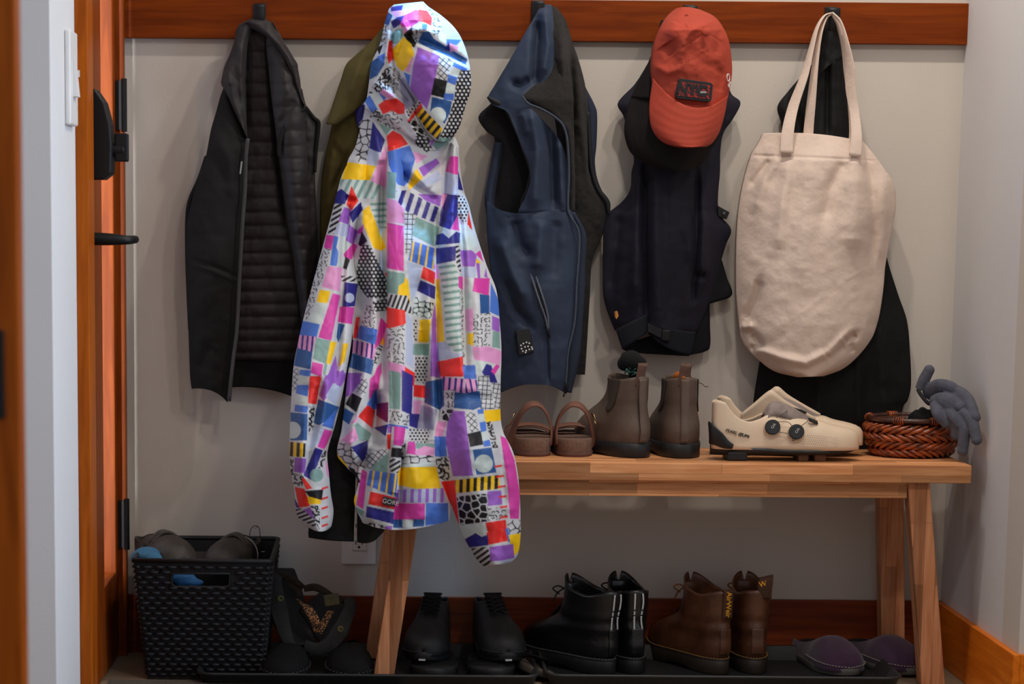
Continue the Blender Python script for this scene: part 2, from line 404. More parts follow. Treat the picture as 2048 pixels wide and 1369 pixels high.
# the glazed door itself
glass = bpy.data.materials.new('glass'); glass.use_nodes = True
nt = glass.node_tree; nt.nodes.remove(nt.nodes['Principled BSDF']); ga = nt.nodes.new('ShaderNodeBsdfTransparent'); gb = nt.nodes.new('ShaderNodeBsdfGlossy'); gb.inputs['Roughness'].default_value = 0.02; gm = nt.nodes.new('ShaderNodeMixShader'); gm.inputs[0].default_value = 0.07
nt.links.new(ga.outputs[0], gm.inputs[1]); nt.links.new(gb.outputs[0], gm.inputs[2]); nt.links.new(gm.outputs[0], nt.nodes['Material Output'].inputs[0])
door = thing('door_1', None, None, (XL-0.02, (YD0+YD1)/2, 0)); door['kind'] = 'structure'
bm = bmesh.new(); y0, y1 = YD0+0.004, YD1-0.03
SW = 0.28; zs = 0.195
X0, X1 = XL-0.038, XL+0.004; SF = 0.045
add_box(bm, (X0, y0, 0.01), (X1, y0+SW, 2.09)); add_box(bm, (X0, y1-SF, 0.01), (X1, y1, 2.09))
add_box(bm, (X0, y0+SW, 0.01), (X1, y1-SF, zs)); add_box(bm, (X0, y0+SW, 1.96), (X1, y1-SF, 2.09))
o = obj('door_frame', bm, fir_dark, door, True, smooth=False); bevel(o, 0.002)
box('pane', (X0+0.006, y0+SW, zs), (X0+0.010, y1-SF, 1.96), glass, door, True)
for zc in (P(248, 212, YD1)[2], P(252, 1045, YD1)[2]):
    bm = bmesh.new(); add_box(bm, (XL+0.005, YD1-0.034, zc-0.052), (XL+0.022, YD1-0.0285, zc+0.052)); add_cyl(bm, (XL+0.0235, YD1-0.033, zc), 0.0060, 0.112, seg=12)
    obj('hinge', bm, black_metal, door, True, smooth=False)
zc = P(213, 267, YD0)[2]
bm = bmesh.new()
prof = [(0.0, -0.087), (0.0, 0.087), (0.012, 0.085), (0.022, 0.06), (0.028, 0.02), (0.030, -0.02), (0.029, -0.075), (0.020, -0.087)]
f0 = [bm.verts.new((XL+0.004+a*1.72, YD0+0.022, zc+b)) for a, b in prof]; f1 = [bm.verts.new((XL+0.004+a*1.72, YD0+0.092, zc+b)) for a, b in prof]
bm.faces.new(f0); bm.faces.new(f1[::-1])
for i in range(8): bm.faces.new((f0[i], f1[i], f1[(i+1) % 8], f0[(i+1) % 8]))
o = obj('door_lock', bm, black_metal, door, True, smooth=False); bevel(o, 0.004, 3)
bm = bmesh.new(); add_cyl(bm, (XL+0.062, YD0+0.057, zc-0.03), 0.013, 0.03, (1, 0, 0), 20); add_box(bm, (XL+0.058, YD0+0.046, zc-0.052), (XL+0.084, YD0+0.068, zc+0.002))
t_ = obj('thumb_turn', bm, black_metal, o, True, smooth=False); bevel(t_, 0.003, 3)
zl = P(240, 481, YD0)[2]
bm = bmesh.new(); add_cyl(bm, (XL+0.008, YD0+0.055, zl), 0.027, 0.008, (1, 0, 0), 28); add_tube(bm, [(XL+0.004, YD0+0.055, zl+.002), (XL+0.05, YD0+0.055, zl+.001), (XL+0.078, YD0+0.058, zl), (XL+0.085, YD0+0.07, zl), (XL+0.085, YD0+0.16, zl)], [0.013, 0.0115, 0.009, 0.0085, 0.008], 12, n=30)
obj('door_handle', bm, black_metal, door, True)
# light switch on the white wall beside the door
plastic_w = mat('white_plastic', (226, 224, 222), 0.35, 0.03, 20)
zc = P(154, 157, -0.78)[2]; yc = -0.775
sw = thing('light_switch', 'white rocker light switch plate on the narrow white wall beside the glazed door', 'light switch', (XL, yc, zc))
o = box('switch_plate', (XL, yc-0.05, zc-0.085), (XL+0.011, yc+0.05, zc+0.085), plastic_w, sw, True); bevel(o, 0.004, 3)
bm = bmesh.new(); v = [bm.verts.new(x) for x in ((XL+.010, yc-.02, zc+.033), (XL+.010, yc+.02, zc+.033), (XL+.013, yc-.02, zc+.033), (XL+.013, yc+.02, zc+.033), (XL+.019, yc-.02, zc-.033), (XL+.019, yc+.02, zc-.033), (XL+.010, yc-.02, zc-.033), (XL+.010, yc+.02, zc-.033))]
for f in ((0,1,3,2),(2,3,5,4),(4,5,7,6),(6,7,1,0),(0,2,4,6),(1,7,5,3)): bm.faces.new([v[i] for i in f])
obj('rocker', bm, plastic_w, sw, True, smooth=False)
box('slide_dimmer', (XL+.010, yc+.028, zc+.005), (XL+.0165, yc+.036, zc+.017), plastic_w, sw, True)
# nearer brown door at the left edge of the view
YF = -2.55
door2 = thing('door_2', None, None, (P(0, 700, YF)[0]-0.2, YF+0.02, 0)); door2['kind'] = 'structure'
a, b = P(14, 0, YF), P(62, 1369, YF)
bm = bmesh.new(); xk = (P(38, 684, YF)[0])
add_box(bm, (xk-0.75, YF, 0.005), (xk, YF+0.04, 2.05))
o = obj('door_slab', bm, fir_z, door2, True, smooth=False); bevel(o, 0.003)
z1, z2 = P(3, 660, YF)[2], P(3, 838, YF)[2]
o = box('strike_plate', (xk-0.06, YF-0.006, z2), (P(9, 750, YF)[0], YF, z1), black_metal, door2, True); bevel(o, 0.002)
# wall outlet
ol = thing('wall_outlet', 'white duplex wall outlet low on the wall left of the bench leg', 'outlet', P(717, 1090, -0.003))
pa, pb = P(684, 1052, -0.006), P(752, 1130, -0.006)
zlo, zhi = pb[2], pb[2]+0.115
o = box('cover_plate', (pa[0], -0.006, zlo), (pb[0], -0.0005, zhi), plastic_w, ol, True); bevel(o, 0.002)
dark = mat('dark_hole', (12, 12, 12), 0.8)
xc = (pa[0]+pb[0])/2
for zz in (zlo+0.045, zlo+0.083):
    f_ = box('socket', (xc-0.0165, -0.0085, zz-0.014), (xc+0.0165, -0.0055, zz+0.014), plastic_w, ol, True); bevel(f_, 0.003)
    bm = bmesh.new(); add_box(bm, (xc-0.008, -0.0089, zz), (xc-0.006, -0.008, zz+0.009)); add_box(bm, (xc+0.006, -0.0089, zz), (xc+0.008, -0.008, zz+0.009)); add_cyl(bm, (xc, -0.0087, zz-0.006), 0.0028, 0.0008, (0, 1, 0), 12)
    obj('slots', bm, dark, f_, True, smooth=False)
bm = bmesh.new(); add_cyl(bm, (xc, -0.0064, zlo+0.064), 0.003, 0.001, (0, 1, 0), 10); obj('screw', bm, plastic_w, ol, True)
# carpet mat at the bottom edge
p = Q(380, 1362, 0.008); p2 = Q(800, 1362, 0.008)
mb = setp(box('floor_mat', (-0.55, -1.25, 0), (p2[0], p[1], 0.008), mat_m), 'grey looped carpet mat on the floor in front of the boot tray', 'mat')
# coat hooks on the rail
def hook(u, v, label, tall=0.055, prong=True):
    p = P(u, v, -0.022)
    t = thing('coat_hook', label, 'hook', (p[0], -0.022, p[2]), group=None)
    bm = bmesh.new(); add_box(bm, (-0.0125, -0.005, -tall), (0.0125, 0, 0.002)); o = obj('back_plate', bm, black_metal, t, smooth=False); bevel(o, 0.0015)
    bm = bmesh.new(); add_band(bm, [(0, -0.004, -tall+0.008), (0, -0.028, -tall+0.0), (0, -0.044, -tall+0.012), (0, -0.048, -0.004)], (1, 0, 0), 0.024, 0.005, 16)
    obj('prong', bm, black_metal, t); return t
hook(520, 9, 'black metal coat hook holding the dark quilted vest', 0.05)
hook(1075, 3, 'black metal coat hook above the blue fleece-lined vest', 0.05)
hook(1378, 12, 'black metal coat hook behind the red cap', 0.05)
hook(1661, 16, 'black metal coat hook holding the canvas tote straps', 0.06)
hook(812, 16, 'black metal coat hook under the hood of the patterned jacket', 0.05)
# ------------------------------------------------------------------ bench
BT = P(1500, 928, -0.36)[2]          # top of the seat
YBF, YBB = -0.36, -0.044
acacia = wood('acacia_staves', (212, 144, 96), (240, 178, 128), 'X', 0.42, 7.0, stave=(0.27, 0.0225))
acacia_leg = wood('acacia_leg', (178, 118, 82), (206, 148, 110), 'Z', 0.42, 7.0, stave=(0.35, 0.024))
xl, xr = P(724, 930, YBF)[0], P(1944, 930, YBF)[0]
bench = thing('bench', 'long wooden plank bench of glued light brown staves against the wall', 'bench', ((xl+xr)/2, -0.2, 0))
o = box('seat', (xl, YBF, BT-0.0375), (xr, YBB, BT), acacia, bench, True); bevel(o, 0.002)
za = BT-0.0378; ax0, ax1 = P(800, 980, -0.33)[0], P(1813, 980, -0.33)[0]
o = box('apron', (ax0, -0.338, za-0.034), (ax1, -0.312, za), acacia, bench, True); bevel(o, 0.0015)
o = box('apron', (ax0, -0.095, za-0.034), (ax1, -0.070, za), acacia, bench, True); bevel(o, 0.0015)
def leg(uvt, uvb, yf, yb):
    # top edge pair and foot edge pair in px on the front face; run down to the floor
    bm = bmesh.new()
    (a0, v0), (a1, _) = uvt; (b0, v1), (b1, _) = uvb
    T0, T1, B0, B1 = P(a0, v0, yf), P(a1, v0, yf), P(b0, v1, yf), P(b1, v1, yf)
    def at(A, B, z): t = (z-A[2])/(B[2]-A[2]); return A[0]+(B[0]-A[0])*t
    zt_, zb2 = za, 0.0075
    vv = []
    for y in (yf, yb):
        for z in (zb2, zt_):
            vv += [bm.verts.new((at(T0, B0, z), y, z)), bm.verts.new((at(T1, B1, z), y, z))]
    for f in ((0,1,3,2),(4,6,7,5),(0,4,5,1),(2,3,7,6),(0,2,6,4),(1,5,7,3)): bm.faces.new([vv[i] for i in f])
    o = obj('leg', bm, acacia_leg, bench, True, smooth=False); bevel(o, 0.002); return o
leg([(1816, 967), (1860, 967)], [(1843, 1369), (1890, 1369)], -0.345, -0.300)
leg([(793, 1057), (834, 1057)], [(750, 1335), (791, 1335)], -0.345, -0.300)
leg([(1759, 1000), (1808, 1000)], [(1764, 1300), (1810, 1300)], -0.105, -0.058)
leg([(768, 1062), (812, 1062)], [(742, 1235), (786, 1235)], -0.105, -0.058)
# ------------------------------------------------------------------ boot trays
rubber = mat('tray_rubber', (38, 39, 40), 0.5, 0.12, 30, bump=0.15, bscale=250)
def tray(label, x0, x1, y0, y1, h):
    t = thing('boot_tray', label, 'boot tray', ((x0+x1)/2, (y0+y1)/2, 0.0))
    def ring(inset, z, r):
        pts = []; ax, bx, ay, by = x0+inset, x1-inset, y0+inset, y1-inset
        for cx, cy, a0 in ((bx-r, by-r, 0), (ax+r, by-r, 90), (ax+r, ay+r, 180), (bx-r, ay+r, 270)):
            for k in range(7): a = math.radians(a0+15*k); pts.append((cx+r*math.cos(a), cy+r*math.sin(a), z))
        return pts
    bm = bmesh.new(); rs = []
    for ins, z, r in ((0.016, 0.0005, 0.02), (0.004, h-0.004, 0.034), (0.0, h-0.003, 0.036), (0.0005, h+0.001, 0.036), (0.004, h+0.002, 0.034), (0.007, h, 0.031), (0.019, 0.006, 0.02), (0.024, 0.004, 0.018)):
        rs.append([bm.verts.new(p) for p in ring(ins, z, r)])
    n = len(rs[0])
    for a, b in zip(rs[:-1], rs[1:]):
        for i in range(n): bm.faces.new((a[i], a[(i+1) % n], b[(i+1) % n], b[i]))
    bm.faces.new(rs[0][::-1]); bm.faces.new(rs[-1])
    obj('tray_shell', bm, rubber, t, True)
    return t
TA = tray('black rubber boot tray at the left holding sandals and black low shoes', P(390, 1340, -0.40)[0], P(1082, 1345, -0.40)[0], -0.40, -0.05, 0.031)
TB = tray('black rubber boot tray at the right under the laced boots and purple slippers', P(1092, 1345, -0.40)[0], P(1811, 1350, -0.40)[0], -0.40, -0.05, 0.034)
# ------------------------------------------------------------------ dark quilted vest on the first hook
quilt_m = mat('quilted_nylon', (40, 34, 35), 0.6, 0.12, 18, bump=0.35, bscale=90, sheen=0.04, spec=.35, stretch=(1.5, 1, 0.7))
shell_m = mat('softshell_black', (23, 21, 20), 0.8, 0.2, 6, bump=0.15, bscale=300, sheen=0.02, spec=.25)
black_c = mat('black_cloth', (10, 10, 11), 0.8, 0.15, 12, bump=0.2, bscale=200, spec=0.3)
zip_m = mat('zipper_grey', (62, 58, 56), 0.5, 0.15, 60, bump=0.5, bscale=1200)
hp = P(520, 35, -0.05)
v1 = thing('vest', 'dark charcoal vest hanging open at far left with horizontal quilted lining', 'vest', hp)
def puffs(seams, amp):
    sv = np.array(seams, float)
    def f(S, T, U, V):
        i = np.clip(np.searchsorted(sv, V)-1, 0, len(sv)-2)
        t = np.clip((V-sv[i])/(sv[i+1]-sv[i]), 0, 1)
        return amp*np.clip(np.sin(np.pi*t), 0, 1)**.33
    return f
# the back panel, seen from inside as lining
seams = [60, 105, 138, 168, 196, 224, 254, 285, 312, 341, 369, 397, 425, 452, 479, 507, 532, 558, 584, 609, 634, 660, 682, 706, 722]
rows = [(506, 40, 545, 44), (495, 70, 562, 72), (484, 110, 580, 112), (478, 160, 596, 160), (474, 250, 607, 250), (460, 360, 618, 360), (452, 480, 628, 480), (448, 600, 634, 600), (448, 700, 634, 700), (448, 721, 636, 724)]
cloth('back_lining', rows, [(40, -0.045, .004), (120, -.035, .008), (300, -.03, .014), (724, -.03, .02)], quilt_m, v1, th=.012, res=3.0,
      extra=puffs(seams, .007), crumple=((24, .0022, 3), (60, .004, 5)), folds=[([(494, 90), (492, 250)], 6, -.012), ([(540, 80), (556, 300), (572, 450)], 8, -.012)])
rows = [(449, 716, 640, 716, 545, 719), (446, 750, 636, 752, 540, 748), (440, 778, 600, 800, 520, 777)]
cloth('hem_panel', rows, [(700, -.031, .012), (800, -.034, .014)], black_c, v1, th=.01, crumple=((40, .003, 2),))
# right front: quilted inside with the arm hole
rows = [(534, 66, 548, 62), (532, 90, 573, 92), (537, 140, 595, 134), (541, 180, 601, 176), (549, 245, 608, 214), (556, 300, 612, 270), (567, 385, 618, 385), (577, 460, 624, 470), (590, 540, 630, 560), (602, 640, 634, 660), (604, 740, 640, 770)]
cloth('front_lining', rows, [(60, -.055, .010), (200, -.075, .022), (400, -.07, .03), (770, -.055, .022)], quilt_m, v1, th=.012, res=3.0,
      extra=puffs([40, 95, 130, 170, 214, 262, 292, 318, 345, 370, 396, 420, 446, 470, 500, 530, 560, 600, 650, 720, 780], .005), crumple=((22, .003, 8), (55, .006, 9)), folds=[([(560, 110), (575, 190)], 10, .006), ([(590, 200), (560, 250)], 7, -.006)])
# shoulder and arm hole at the right
rows = [(600, 176, 604, 178), (604, 205, 613, 212), (596, 230, 628, 236), (578, 248, 638, 243), (566, 268, 634, 268), (562, 300, 632, 300), (566, 345, 630, 345), (576, 400, 632, 400), (584, 470, 636, 470), (598, 560, 637, 560), (604, 640, 637, 640)]
cloth('shoulder_panel', rows, [(170, -.05, .006), (260, -.06, .012), (640, -.05, .01)], quilt_m, v1, th=.012, res=3.0, crumple=((26, .005, 12),), folds=[([(600, 290), (612, 400), (610, 520)], 10, -.006)])
bm = bmesh.new(); add_tube(bm, [P(u, v, y) for u, v, y in ((611, 216, -.082), (592, 231, -.088), (571, 252, -.092), (560, 280, -.094), (557, 312, -.092))], [.003, .0048, .0055, .005, .003], 10, n=40)
obj('arm_hole_trim', bm, shell_m, v1, True)
bm = bmesh.new(); add_tube(bm, [P(u, v, y) for u, v, y in ((612, 214, -.07), (628, 236, -.068), (637, 245, -.066), (633, 290, -.064), (630, 345, -.064))], [.003, .004, .0045, .004, .003], 10, n=40)
obj('arm_hole_trim', bm, shell_m, v1, True)
# left front: plain shell
rows = [(447, 176, 461, 176), (440, 195, 466, 205), (432, 225, 478, 240), (422, 259, 494, 277), (411, 315, 490, 312), (397, 352, 488, 352), (385, 396, 486, 396), (374, 450, 481, 440), (373, 551, 476, 559), (376, 640, 471, 655), (378, 700, 464, 715), (380, 750, 459, 750), (383, 778, 455, 806, 425, 783)]
cloth('front_shell', rows, [(170, -.06, .01), (300, -.075, .02), (560, -.075, .035), (806, -.065, .025)], shell_m, v1, th=.014, res=3.2, crumple=((50, .006, 21), (20, .0016, 22)),
      folds=[([(382, 520), (430, 535), (476, 556)], 5, -.005), ([(380, 527), (430, 543), (474, 563)], 5, .004), ([(430, 270), (460, 320), (470, 400)], 12, .005), ([(420, 690), (400, 740)], 14, -.006), ([(425, 300), (452, 372)], 10, -.004)])
rows = [(409, 312, 416, 312), (396, 352, 402, 354), (377, 396, 390, 398), (371, 425, 384, 430), (370, 500, 384, 500), (372, 570, 384, 570), (376, 660, 390, 660)]
cloth('side_panel', rows, [(300, -.05, .008), (660, -.05, .012)], black_c, v1, th=.012)
# collar
rows = [(500, 38, 520, 36), (476, 52, 508, 50), (468, 84, 496, 84), (459, 110, 493, 112), (449, 132, 491, 140), (443, 158, 490, 170), (443, 170, 492, 210), (452, 185, 493, 240), (470, 225, 494, 262), (486, 258, 495, 278)]
cloth('collar', rows, [(36, -.055, .012), (130, -.07, .026), (278, -.082, .012)], quilt_m, v1, th=.012, res=3, crumple=((20, .004, 31),), folds=[([(468, 90), (470, 150), (478, 210)], 8, -.006), ([(452, 140), (460, 170)], 6, .006), ([(484, 100), (484, 200)], 5, .004)])
rows = [(484, 48, 512, 36), (500, 56, 536, 40), (517, 64, 549, 60), (534, 74, 571, 92), (552, 92, 594, 126), (566, 112, 596, 140), (580, 140, 600, 158), (590, 168, 603, 186), (600, 196, 610, 212)]
cloth('collar', rows, [(36, -.062, .014), (130, -.085, .014), (212, -.085, .008)], quilt_m, v1, th=.012, res=3, crumple=((16, .004, 37),), folds=[([(560, 90), (590, 135)], 6, .005)])
bm = bmesh.new(); zpts = [(493, 277), (489, 315), (487, 380), (482, 450), (476, 559), (471, 660), (463, 725), (455, 803)]
add_band(bm, [P(u+3, v, -.0935) for u, v in zpts], (1, -.4, 0), .0085, .003, 60); obj('zipper', bm, zip_m, v1, True)
silver = mat('silver_reflective', (150, 150, 150), 0.35, 0.1, 50)
o = prism('reflective_tag', [(482, 323), (485, 323), (482, 348), (479, 348)], -.1005, -.0995, silver, v1)

# ------------------------------------------------------------------ olive jacket behind the patterned one
olive = mat('olive_canvas', (80, 70, 26), 0.85, 0.10, 8, bump=0.2, bscale=400, weave=0.3, wscale=2600)
oj = thing('jacket', 'olive green canvas jacket mostly hidden behind the patterned jacket', 'jacket', P(770, 60, -.05))
rows = [(700, 180, 770, 180), (668, 236, 770, 236), (661, 263, 770, 263), (651, 307, 765, 307), (643, 356, 760, 356), (640, 420, 750, 420), (640, 520, 740, 520), (645, 640, 730, 640), (655, 760, 725, 760)]
cloth('body', rows, [(180, -.04, .02), (400, -.035, .04), (760, -.035, .04)], olive, oj, th=.02, crumple=((50, .008, 41),), folds=[([(668, 290), (690, 330), (655, 400)], 7, -.008), ([(676, 260), (662, 330), (655, 420)], 9, .006), ([(700, 300), (672, 380)], 8, -.012)])
rows = [(764, 56, 790, 60), (742, 82, 790, 92), (714, 108, 780, 122), (693, 128, 762, 150), (681, 161, 742, 185), (667, 202, 712, 220), (652, 248, 674, 249)]
cloth('collar', rows, [(50, -.07, .01), (150, -.085, .02), (250, -.085, .008)], olive, oj, th=.012, crumple=((40, .003, 43),), folds=[([(735, 95), (720, 120), (700, 190)], 8, .006), ([(760, 100), (735, 125)], 5, -.005)])

# ------------------------------------------------------------------ black garment with two hanging ends below the patterned jacket
dk = mat('charcoal_cloth', (30, 30, 29), 0.85, 0.15, 12, bump=0.2, bscale=200, spec=0.3)
bt = thing('black_trousers', 'black trousers hanging below and behind the patterned jacket', 'trousers', P(760, 60, -.05))
cloth('waist', [(740, 180, 800, 180), (715, 300, 800, 300), (690, 480, 790, 480), (680, 640, 780, 640), (672, 800, 770, 800)], [(180, -.05, .01), (480, -.09, .015), (700, -.20, .02), (800, -.33, .02)], black_c, bt, th=.03, res=8)
rows = [(664, 790, 716, 790), (656, 880, 714, 880), (640, 960, 711, 960), (624, 1030, 709, 1040), (617, 1060, 708, 1062), (617, 1076, 708, 1084, 660, 1082)]
cloth('trouser_leg', rows, [(780, -.32, .02), (880, -.392, .012), (1090, -.392, .014)], black_c, bt, th=.016, crumple=((30, .006, 51),))
rows = [(716, 790, 775, 790), (716, 880, 775, 880), (715, 960, 774, 960), (714, 1040, 773, 1040), (714, 1064, 770, 1060), (714, 1085, 752, 1080, 735, 1087)]
cloth('trouser_leg', rows, [(780, -.31, .015), (880, -.384, .008), (1090, -.386, .012)], dk, bt, th=.012, crumple=((26, .007, 55),), folds=[([(716, 1070), (742, 1040)], 7, -.006), ([(735, 1080), (765, 1040)], 6, .006)])

# ------------------------------------------------------------------ blue vest with fleece lining
blue_m = mat('blue_softshell', (44, 55, 76), 0.66, 0.10, 8, bump=0.12, bscale=350, sheen=0.04, spec=.3)
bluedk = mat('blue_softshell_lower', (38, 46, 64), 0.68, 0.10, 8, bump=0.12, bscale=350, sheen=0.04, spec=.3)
fleece = mat('charcoal_fleece', (33, 30, 28), 0.98, 0.6, 420, bump=1.0, bscale=520, sheen=0.06)
trim_b = mat('black_binding', (17, 18, 22), 0.7, 0.1, 20)
bv = thing('vest', 'blue vest with dark fleece lining hanging right of the patterned jacket', 'vest', P(1085, 12, -.05))
# fleece back, right half
rows = [(1085, 14, 1112, 13), (1080, 40, 1131, 40), (1075, 80, 1145, 85), (1085, 130, 1158, 122), (1100, 180, 1171, 174), (1110, 240, 1177, 235), (1118, 300, 1176, 300), (1122, 350, 1180, 350), (1125, 420, 1217, 412), (1125, 470, 1206, 468), (1125, 530, 1185, 522), (1125, 600, 1180, 590), (1120, 680, 1174, 690), (1110, 748, 1170, 750)]
cloth('fleece_lining', rows, [(10, -.05, .01), (120, -.07, .03), (400, -.05, .02), (750, -.035, .012)], fleece, bv, th=.02, res=3.2, crumple=((14, .0025, 61), (50, .006, 62)),
      folds=[([(1140, 60), (1146, 200), (1140, 330)], 7, -.0145), ([(1120, 50), (1126, 200), (1132, 400)], 8, .0145), ([(1150, 120), (1162, 250), (1180, 380)], 8, .0087)])
# shoulder strip and arm hole at the right
rows = [(1158, 150, 1160, 152), (1162, 180, 1174, 180), (1168, 205, 1187, 205), (1172, 225, 1194, 225), (1172, 290, 1193, 290), (1174, 330, 1190, 325), (1180, 362, 1196, 362), (1192, 390, 1214, 402)]
cloth('shoulder', rows, [(150, -.045, .004), (402, -.045, .006)], bluedk, bv, th=.01)
bm = bmesh.new(); add_tube(bm, [P(u, v, -.062) for u, v in ((1176, 225), (1180, 290), (1184, 340), (1196, 378), (1215, 405), (1217, 424))], [.004, .0045, .0045, .005, .0055, .004], 10, n=40)
obj('arm_hole_trim', bm, trim_b, bv, True)
# left front in shell fabric
def BVY(U, V):
    e = np.interp(V, [9, 120, 200, 424, 560, 787], [-.055, -.075, -.08, -.08, -.082, -.078]); b = np.interp(V, [9, 120, 424, 560, 787], [.014, .03, .040, .052, .042])
    c = np.interp(V, [9, 200, 424], [1090, 1062, 1068]); h = np.interp(V, [9, 120, 200, 424], [40, 70, 100, 105])
    return e-b*np.clip(1-((U-c)/h)**2, 0, 1)
BVL = lambda U, V: BVY(U, V)-.0015*np.clip((V-400)/30, 0, 1)
rows = [(1080, 9, 1103, 9), (1072, 28, 1106, 28), (1047, 71, 1108, 71), (1023, 114, 1108, 114), (1004, 146, 1106, 146), (990, 170, 1090, 175), (976, 197, 1060, 205), (986, 210, 1062, 216), (1012, 222, 1072, 226), (1026, 250, 1095, 250), (1040, 285, 1122, 285), (1056, 325, 1134, 325), (1060, 360, 1138, 360), (1050, 395, 1137, 395), (1036, 424, 1140, 424), (1030, 455, 1138, 455)]
cloth('front_shell', rows, [(9, -.055, .012), (424, -.08, .035)], blue_m, bv, th=.014, res=3.2, crumple=((40, .004, 65),), yfun=lambda U, V: BVY(U, V)+.035*np.clip((V-422)/30, 0, 1),
      folds=[([(1078, 40), (1072, 110), (1070, 170)], 9, -.0232), ([(1090, 30), (1096, 90), (1086, 150)], 8, .0145), ([(1026, 165), (1040, 172), (1060, 160)], 8, -.0174), ([(1060, 215), (1075, 300), (1068, 420)], 13, .0232), ([(1100, 240), (1104, 330), (1106, 420)], 10, -.0232), ([(1044, 225), (1054, 270)], 8, .0116), ([(1118, 280), (1126, 420)], 7, .0116)])
rows = [(974, 402, 1016, 434), (973, 418, 1141, 420, 1040, 436), (974, 470, 1158, 462), (980, 530, 1157, 530), (988, 600, 1153, 600), (994, 660, 1148, 660), (998, 720, 1136, 720), (1000, 768, 1134, 768), (1000, 787, 1130, 787, 1072, 768)]
cloth('front_shell_lower', rows, [(400, -.08, .03), (787, -.08, .04)], blue_m, bv, th=.016, res=3.2, crumple=((40, .004, 65),), yfun=BVL,
      folds=[([(1030, 440), (1040, 490), (1062, 512)], 12, -.0203), ([(1000, 480), (1030, 560), (1050, 600)], 12, .0130), ([(1010, 560), (1030, 620), (1062, 655)], 10, -.0116), ([(1092, 660), (1096, 765)], 4, -.0087), ([(1110, 440), (1104, 560)], 14, -.0116), ([(1084, 440), (1075, 540)], 14, .0145)])
rows = [(1141, 428, 1150, 424), (1157, 460, 1172, 468), (1158, 510, 1171, 520), (1153, 570, 1169, 590), (1149, 640, 1165, 650), (1137, 700, 1160, 710), (1133, 750, 1152, 750), (1129, 784, 1143, 787)]
cloth('front_facing', rows, [(424, -.098, .003), (787, -.09, .004)], bluedk, bv, th=.008)
# left shoulder, arm opening, back
rows = [(983, 206, 1010, 218), (957, 234, 1030, 262), (972, 262, 1044, 300), (989, 276, 1054, 330), (984, 330, 1060, 360), (976, 362, 1058, 390), (970, 400, 1046, 424), (974, 436, 1034, 438)]
cloth('back_panel', rows, [(200, -.045, .01), (440, -.04, .012)], mat('vest_inside', (24, 23, 24), 0.9, 0.3, 200, bump=0.5, bscale=400), bv, th=.012)
rows = [(988, 285, 1006, 285), (980, 330, 1000, 335), (973, 370, 992, 375), (969, 400, 990, 415), (974, 440, 1006, 440)]
cloth('side_panel', rows, [(280, -.055, .008), (440, -.07, .012)], bluedk, bv, th=.012)
bm = bmesh.new(); add_tube(bm, [P(u, v, -.094) for u, v in ((975, 194), (990, 203), (1012, 214), (1022, 232), (1035, 262), (1048, 292), (1060, 318), (1061, 345), (1054, 378), (1044, 402), (1040, 426), (1026, 436), (1008, 434))], [.003, .006, .007, .007, .006, .005, .0045, .0035, .003, .003, .003, .003, .002], 10, n=80)
obj('arm_hole_trim', bm, trim_b, bv, True)
# fleece lapel folded outwards
rows = [(1100, 120, 1125, 110), (1084, 160, 1142, 150), (1062, 176, 1146, 190), (1045, 192, 1147, 215), (1056, 204, 1147, 230), (1084, 216, 1147, 245), (1112, 234, 1148, 262), (1128, 256, 1149, 285), (1135, 290, 1149, 320), (1138, 350, 1150, 360), (1136, 420, 1150, 424)]
cloth('lapel', rows, [(110, -.08, .012), (200, -.115, .012), (424, -.095, .006)], fleece, bv, th=.012, res=3, crumple=((14, .002, 68),))
bm = bmesh.new(); pts = [(1044, 192), (1056, 207), (1084, 219), (1112, 236), (1127, 252), (1135, 285), (1138, 350), (1136, 420), (1143, 436), (1157, 462), (1158, 505), (1154, 560), (1149, 645), (1136, 707), (1133, 750), (1130, 778)]
add_band(bm, [P(u, v, -.125+max(0, min(1, (v-200)/200))*.016) for u, v in pts], (1, -.5, .4), .005, .003, 120); obj('front_zipper', bm, mat('zipper_blue', (66, 76, 92), 0.5, 0.2, 300, bump=.6, bscale=1500), bv, True)
bm = bmesh.new(); add_tube(bm, [P(1131, 766, -.118), P(1134, 775, -.12), P(1131, 787, -.118)], .003, 8, n=8); add_tube(bm, [P(1129, 786, -.118), P(1127, 794, -.118)], .0016, 8); obj('zipper_pull', bm, black_metal, bv, True)
zp = [(1059, 538), (1065, 560), (1078, 600), (1090, 634), (1096, 660)]
zp2 = [(1068, 534), (1074, 560), (1086, 596), (1095, 630), (1097, 658)]
zy = lambda v: -.138+.012*abs(v-600)/70
bm = bmesh.new(); add_tube(bm, [P(u, v, zy(v)-.004) for u, v in zp], .0022, 8, n=30); add_tube(bm, [P(u, v, zy(v)-.004) for u, v in zp2], .0022, 8, n=30)
pz = obj('pocket_zipper', bm, mat('zipper_tape', (98, 104, 118), 0.45, 0.2, 300, bump=.6, bscale=1500), bv, True)
bm = bmesh.new(); add_band(bm, [P((a[0]+b[0])/2, a[1], zy(a[1])-.0005) for a, b in zip(zp, zp2)], (1, 0, 0), [.003, .006, .006, .005, .001], .001, 24); obj('pocket_slit', bm, trim_b, bv, True)
bm = bmesh.new(); add_tube(bm, [P(1094, 656, -.137), P(1096, 664, -.137), P(1099, 676, -.136)], .0018, 8); obj('zipper_pull', bm, black_metal, pz, True)
pt = prism('badge', cr('H', [(428, 852), (520, 840), (548, 990), (450, 1014)]), -.1335, -.120, trim_b, bv, bev=.001)
bm = bmesh.new(); k = 0
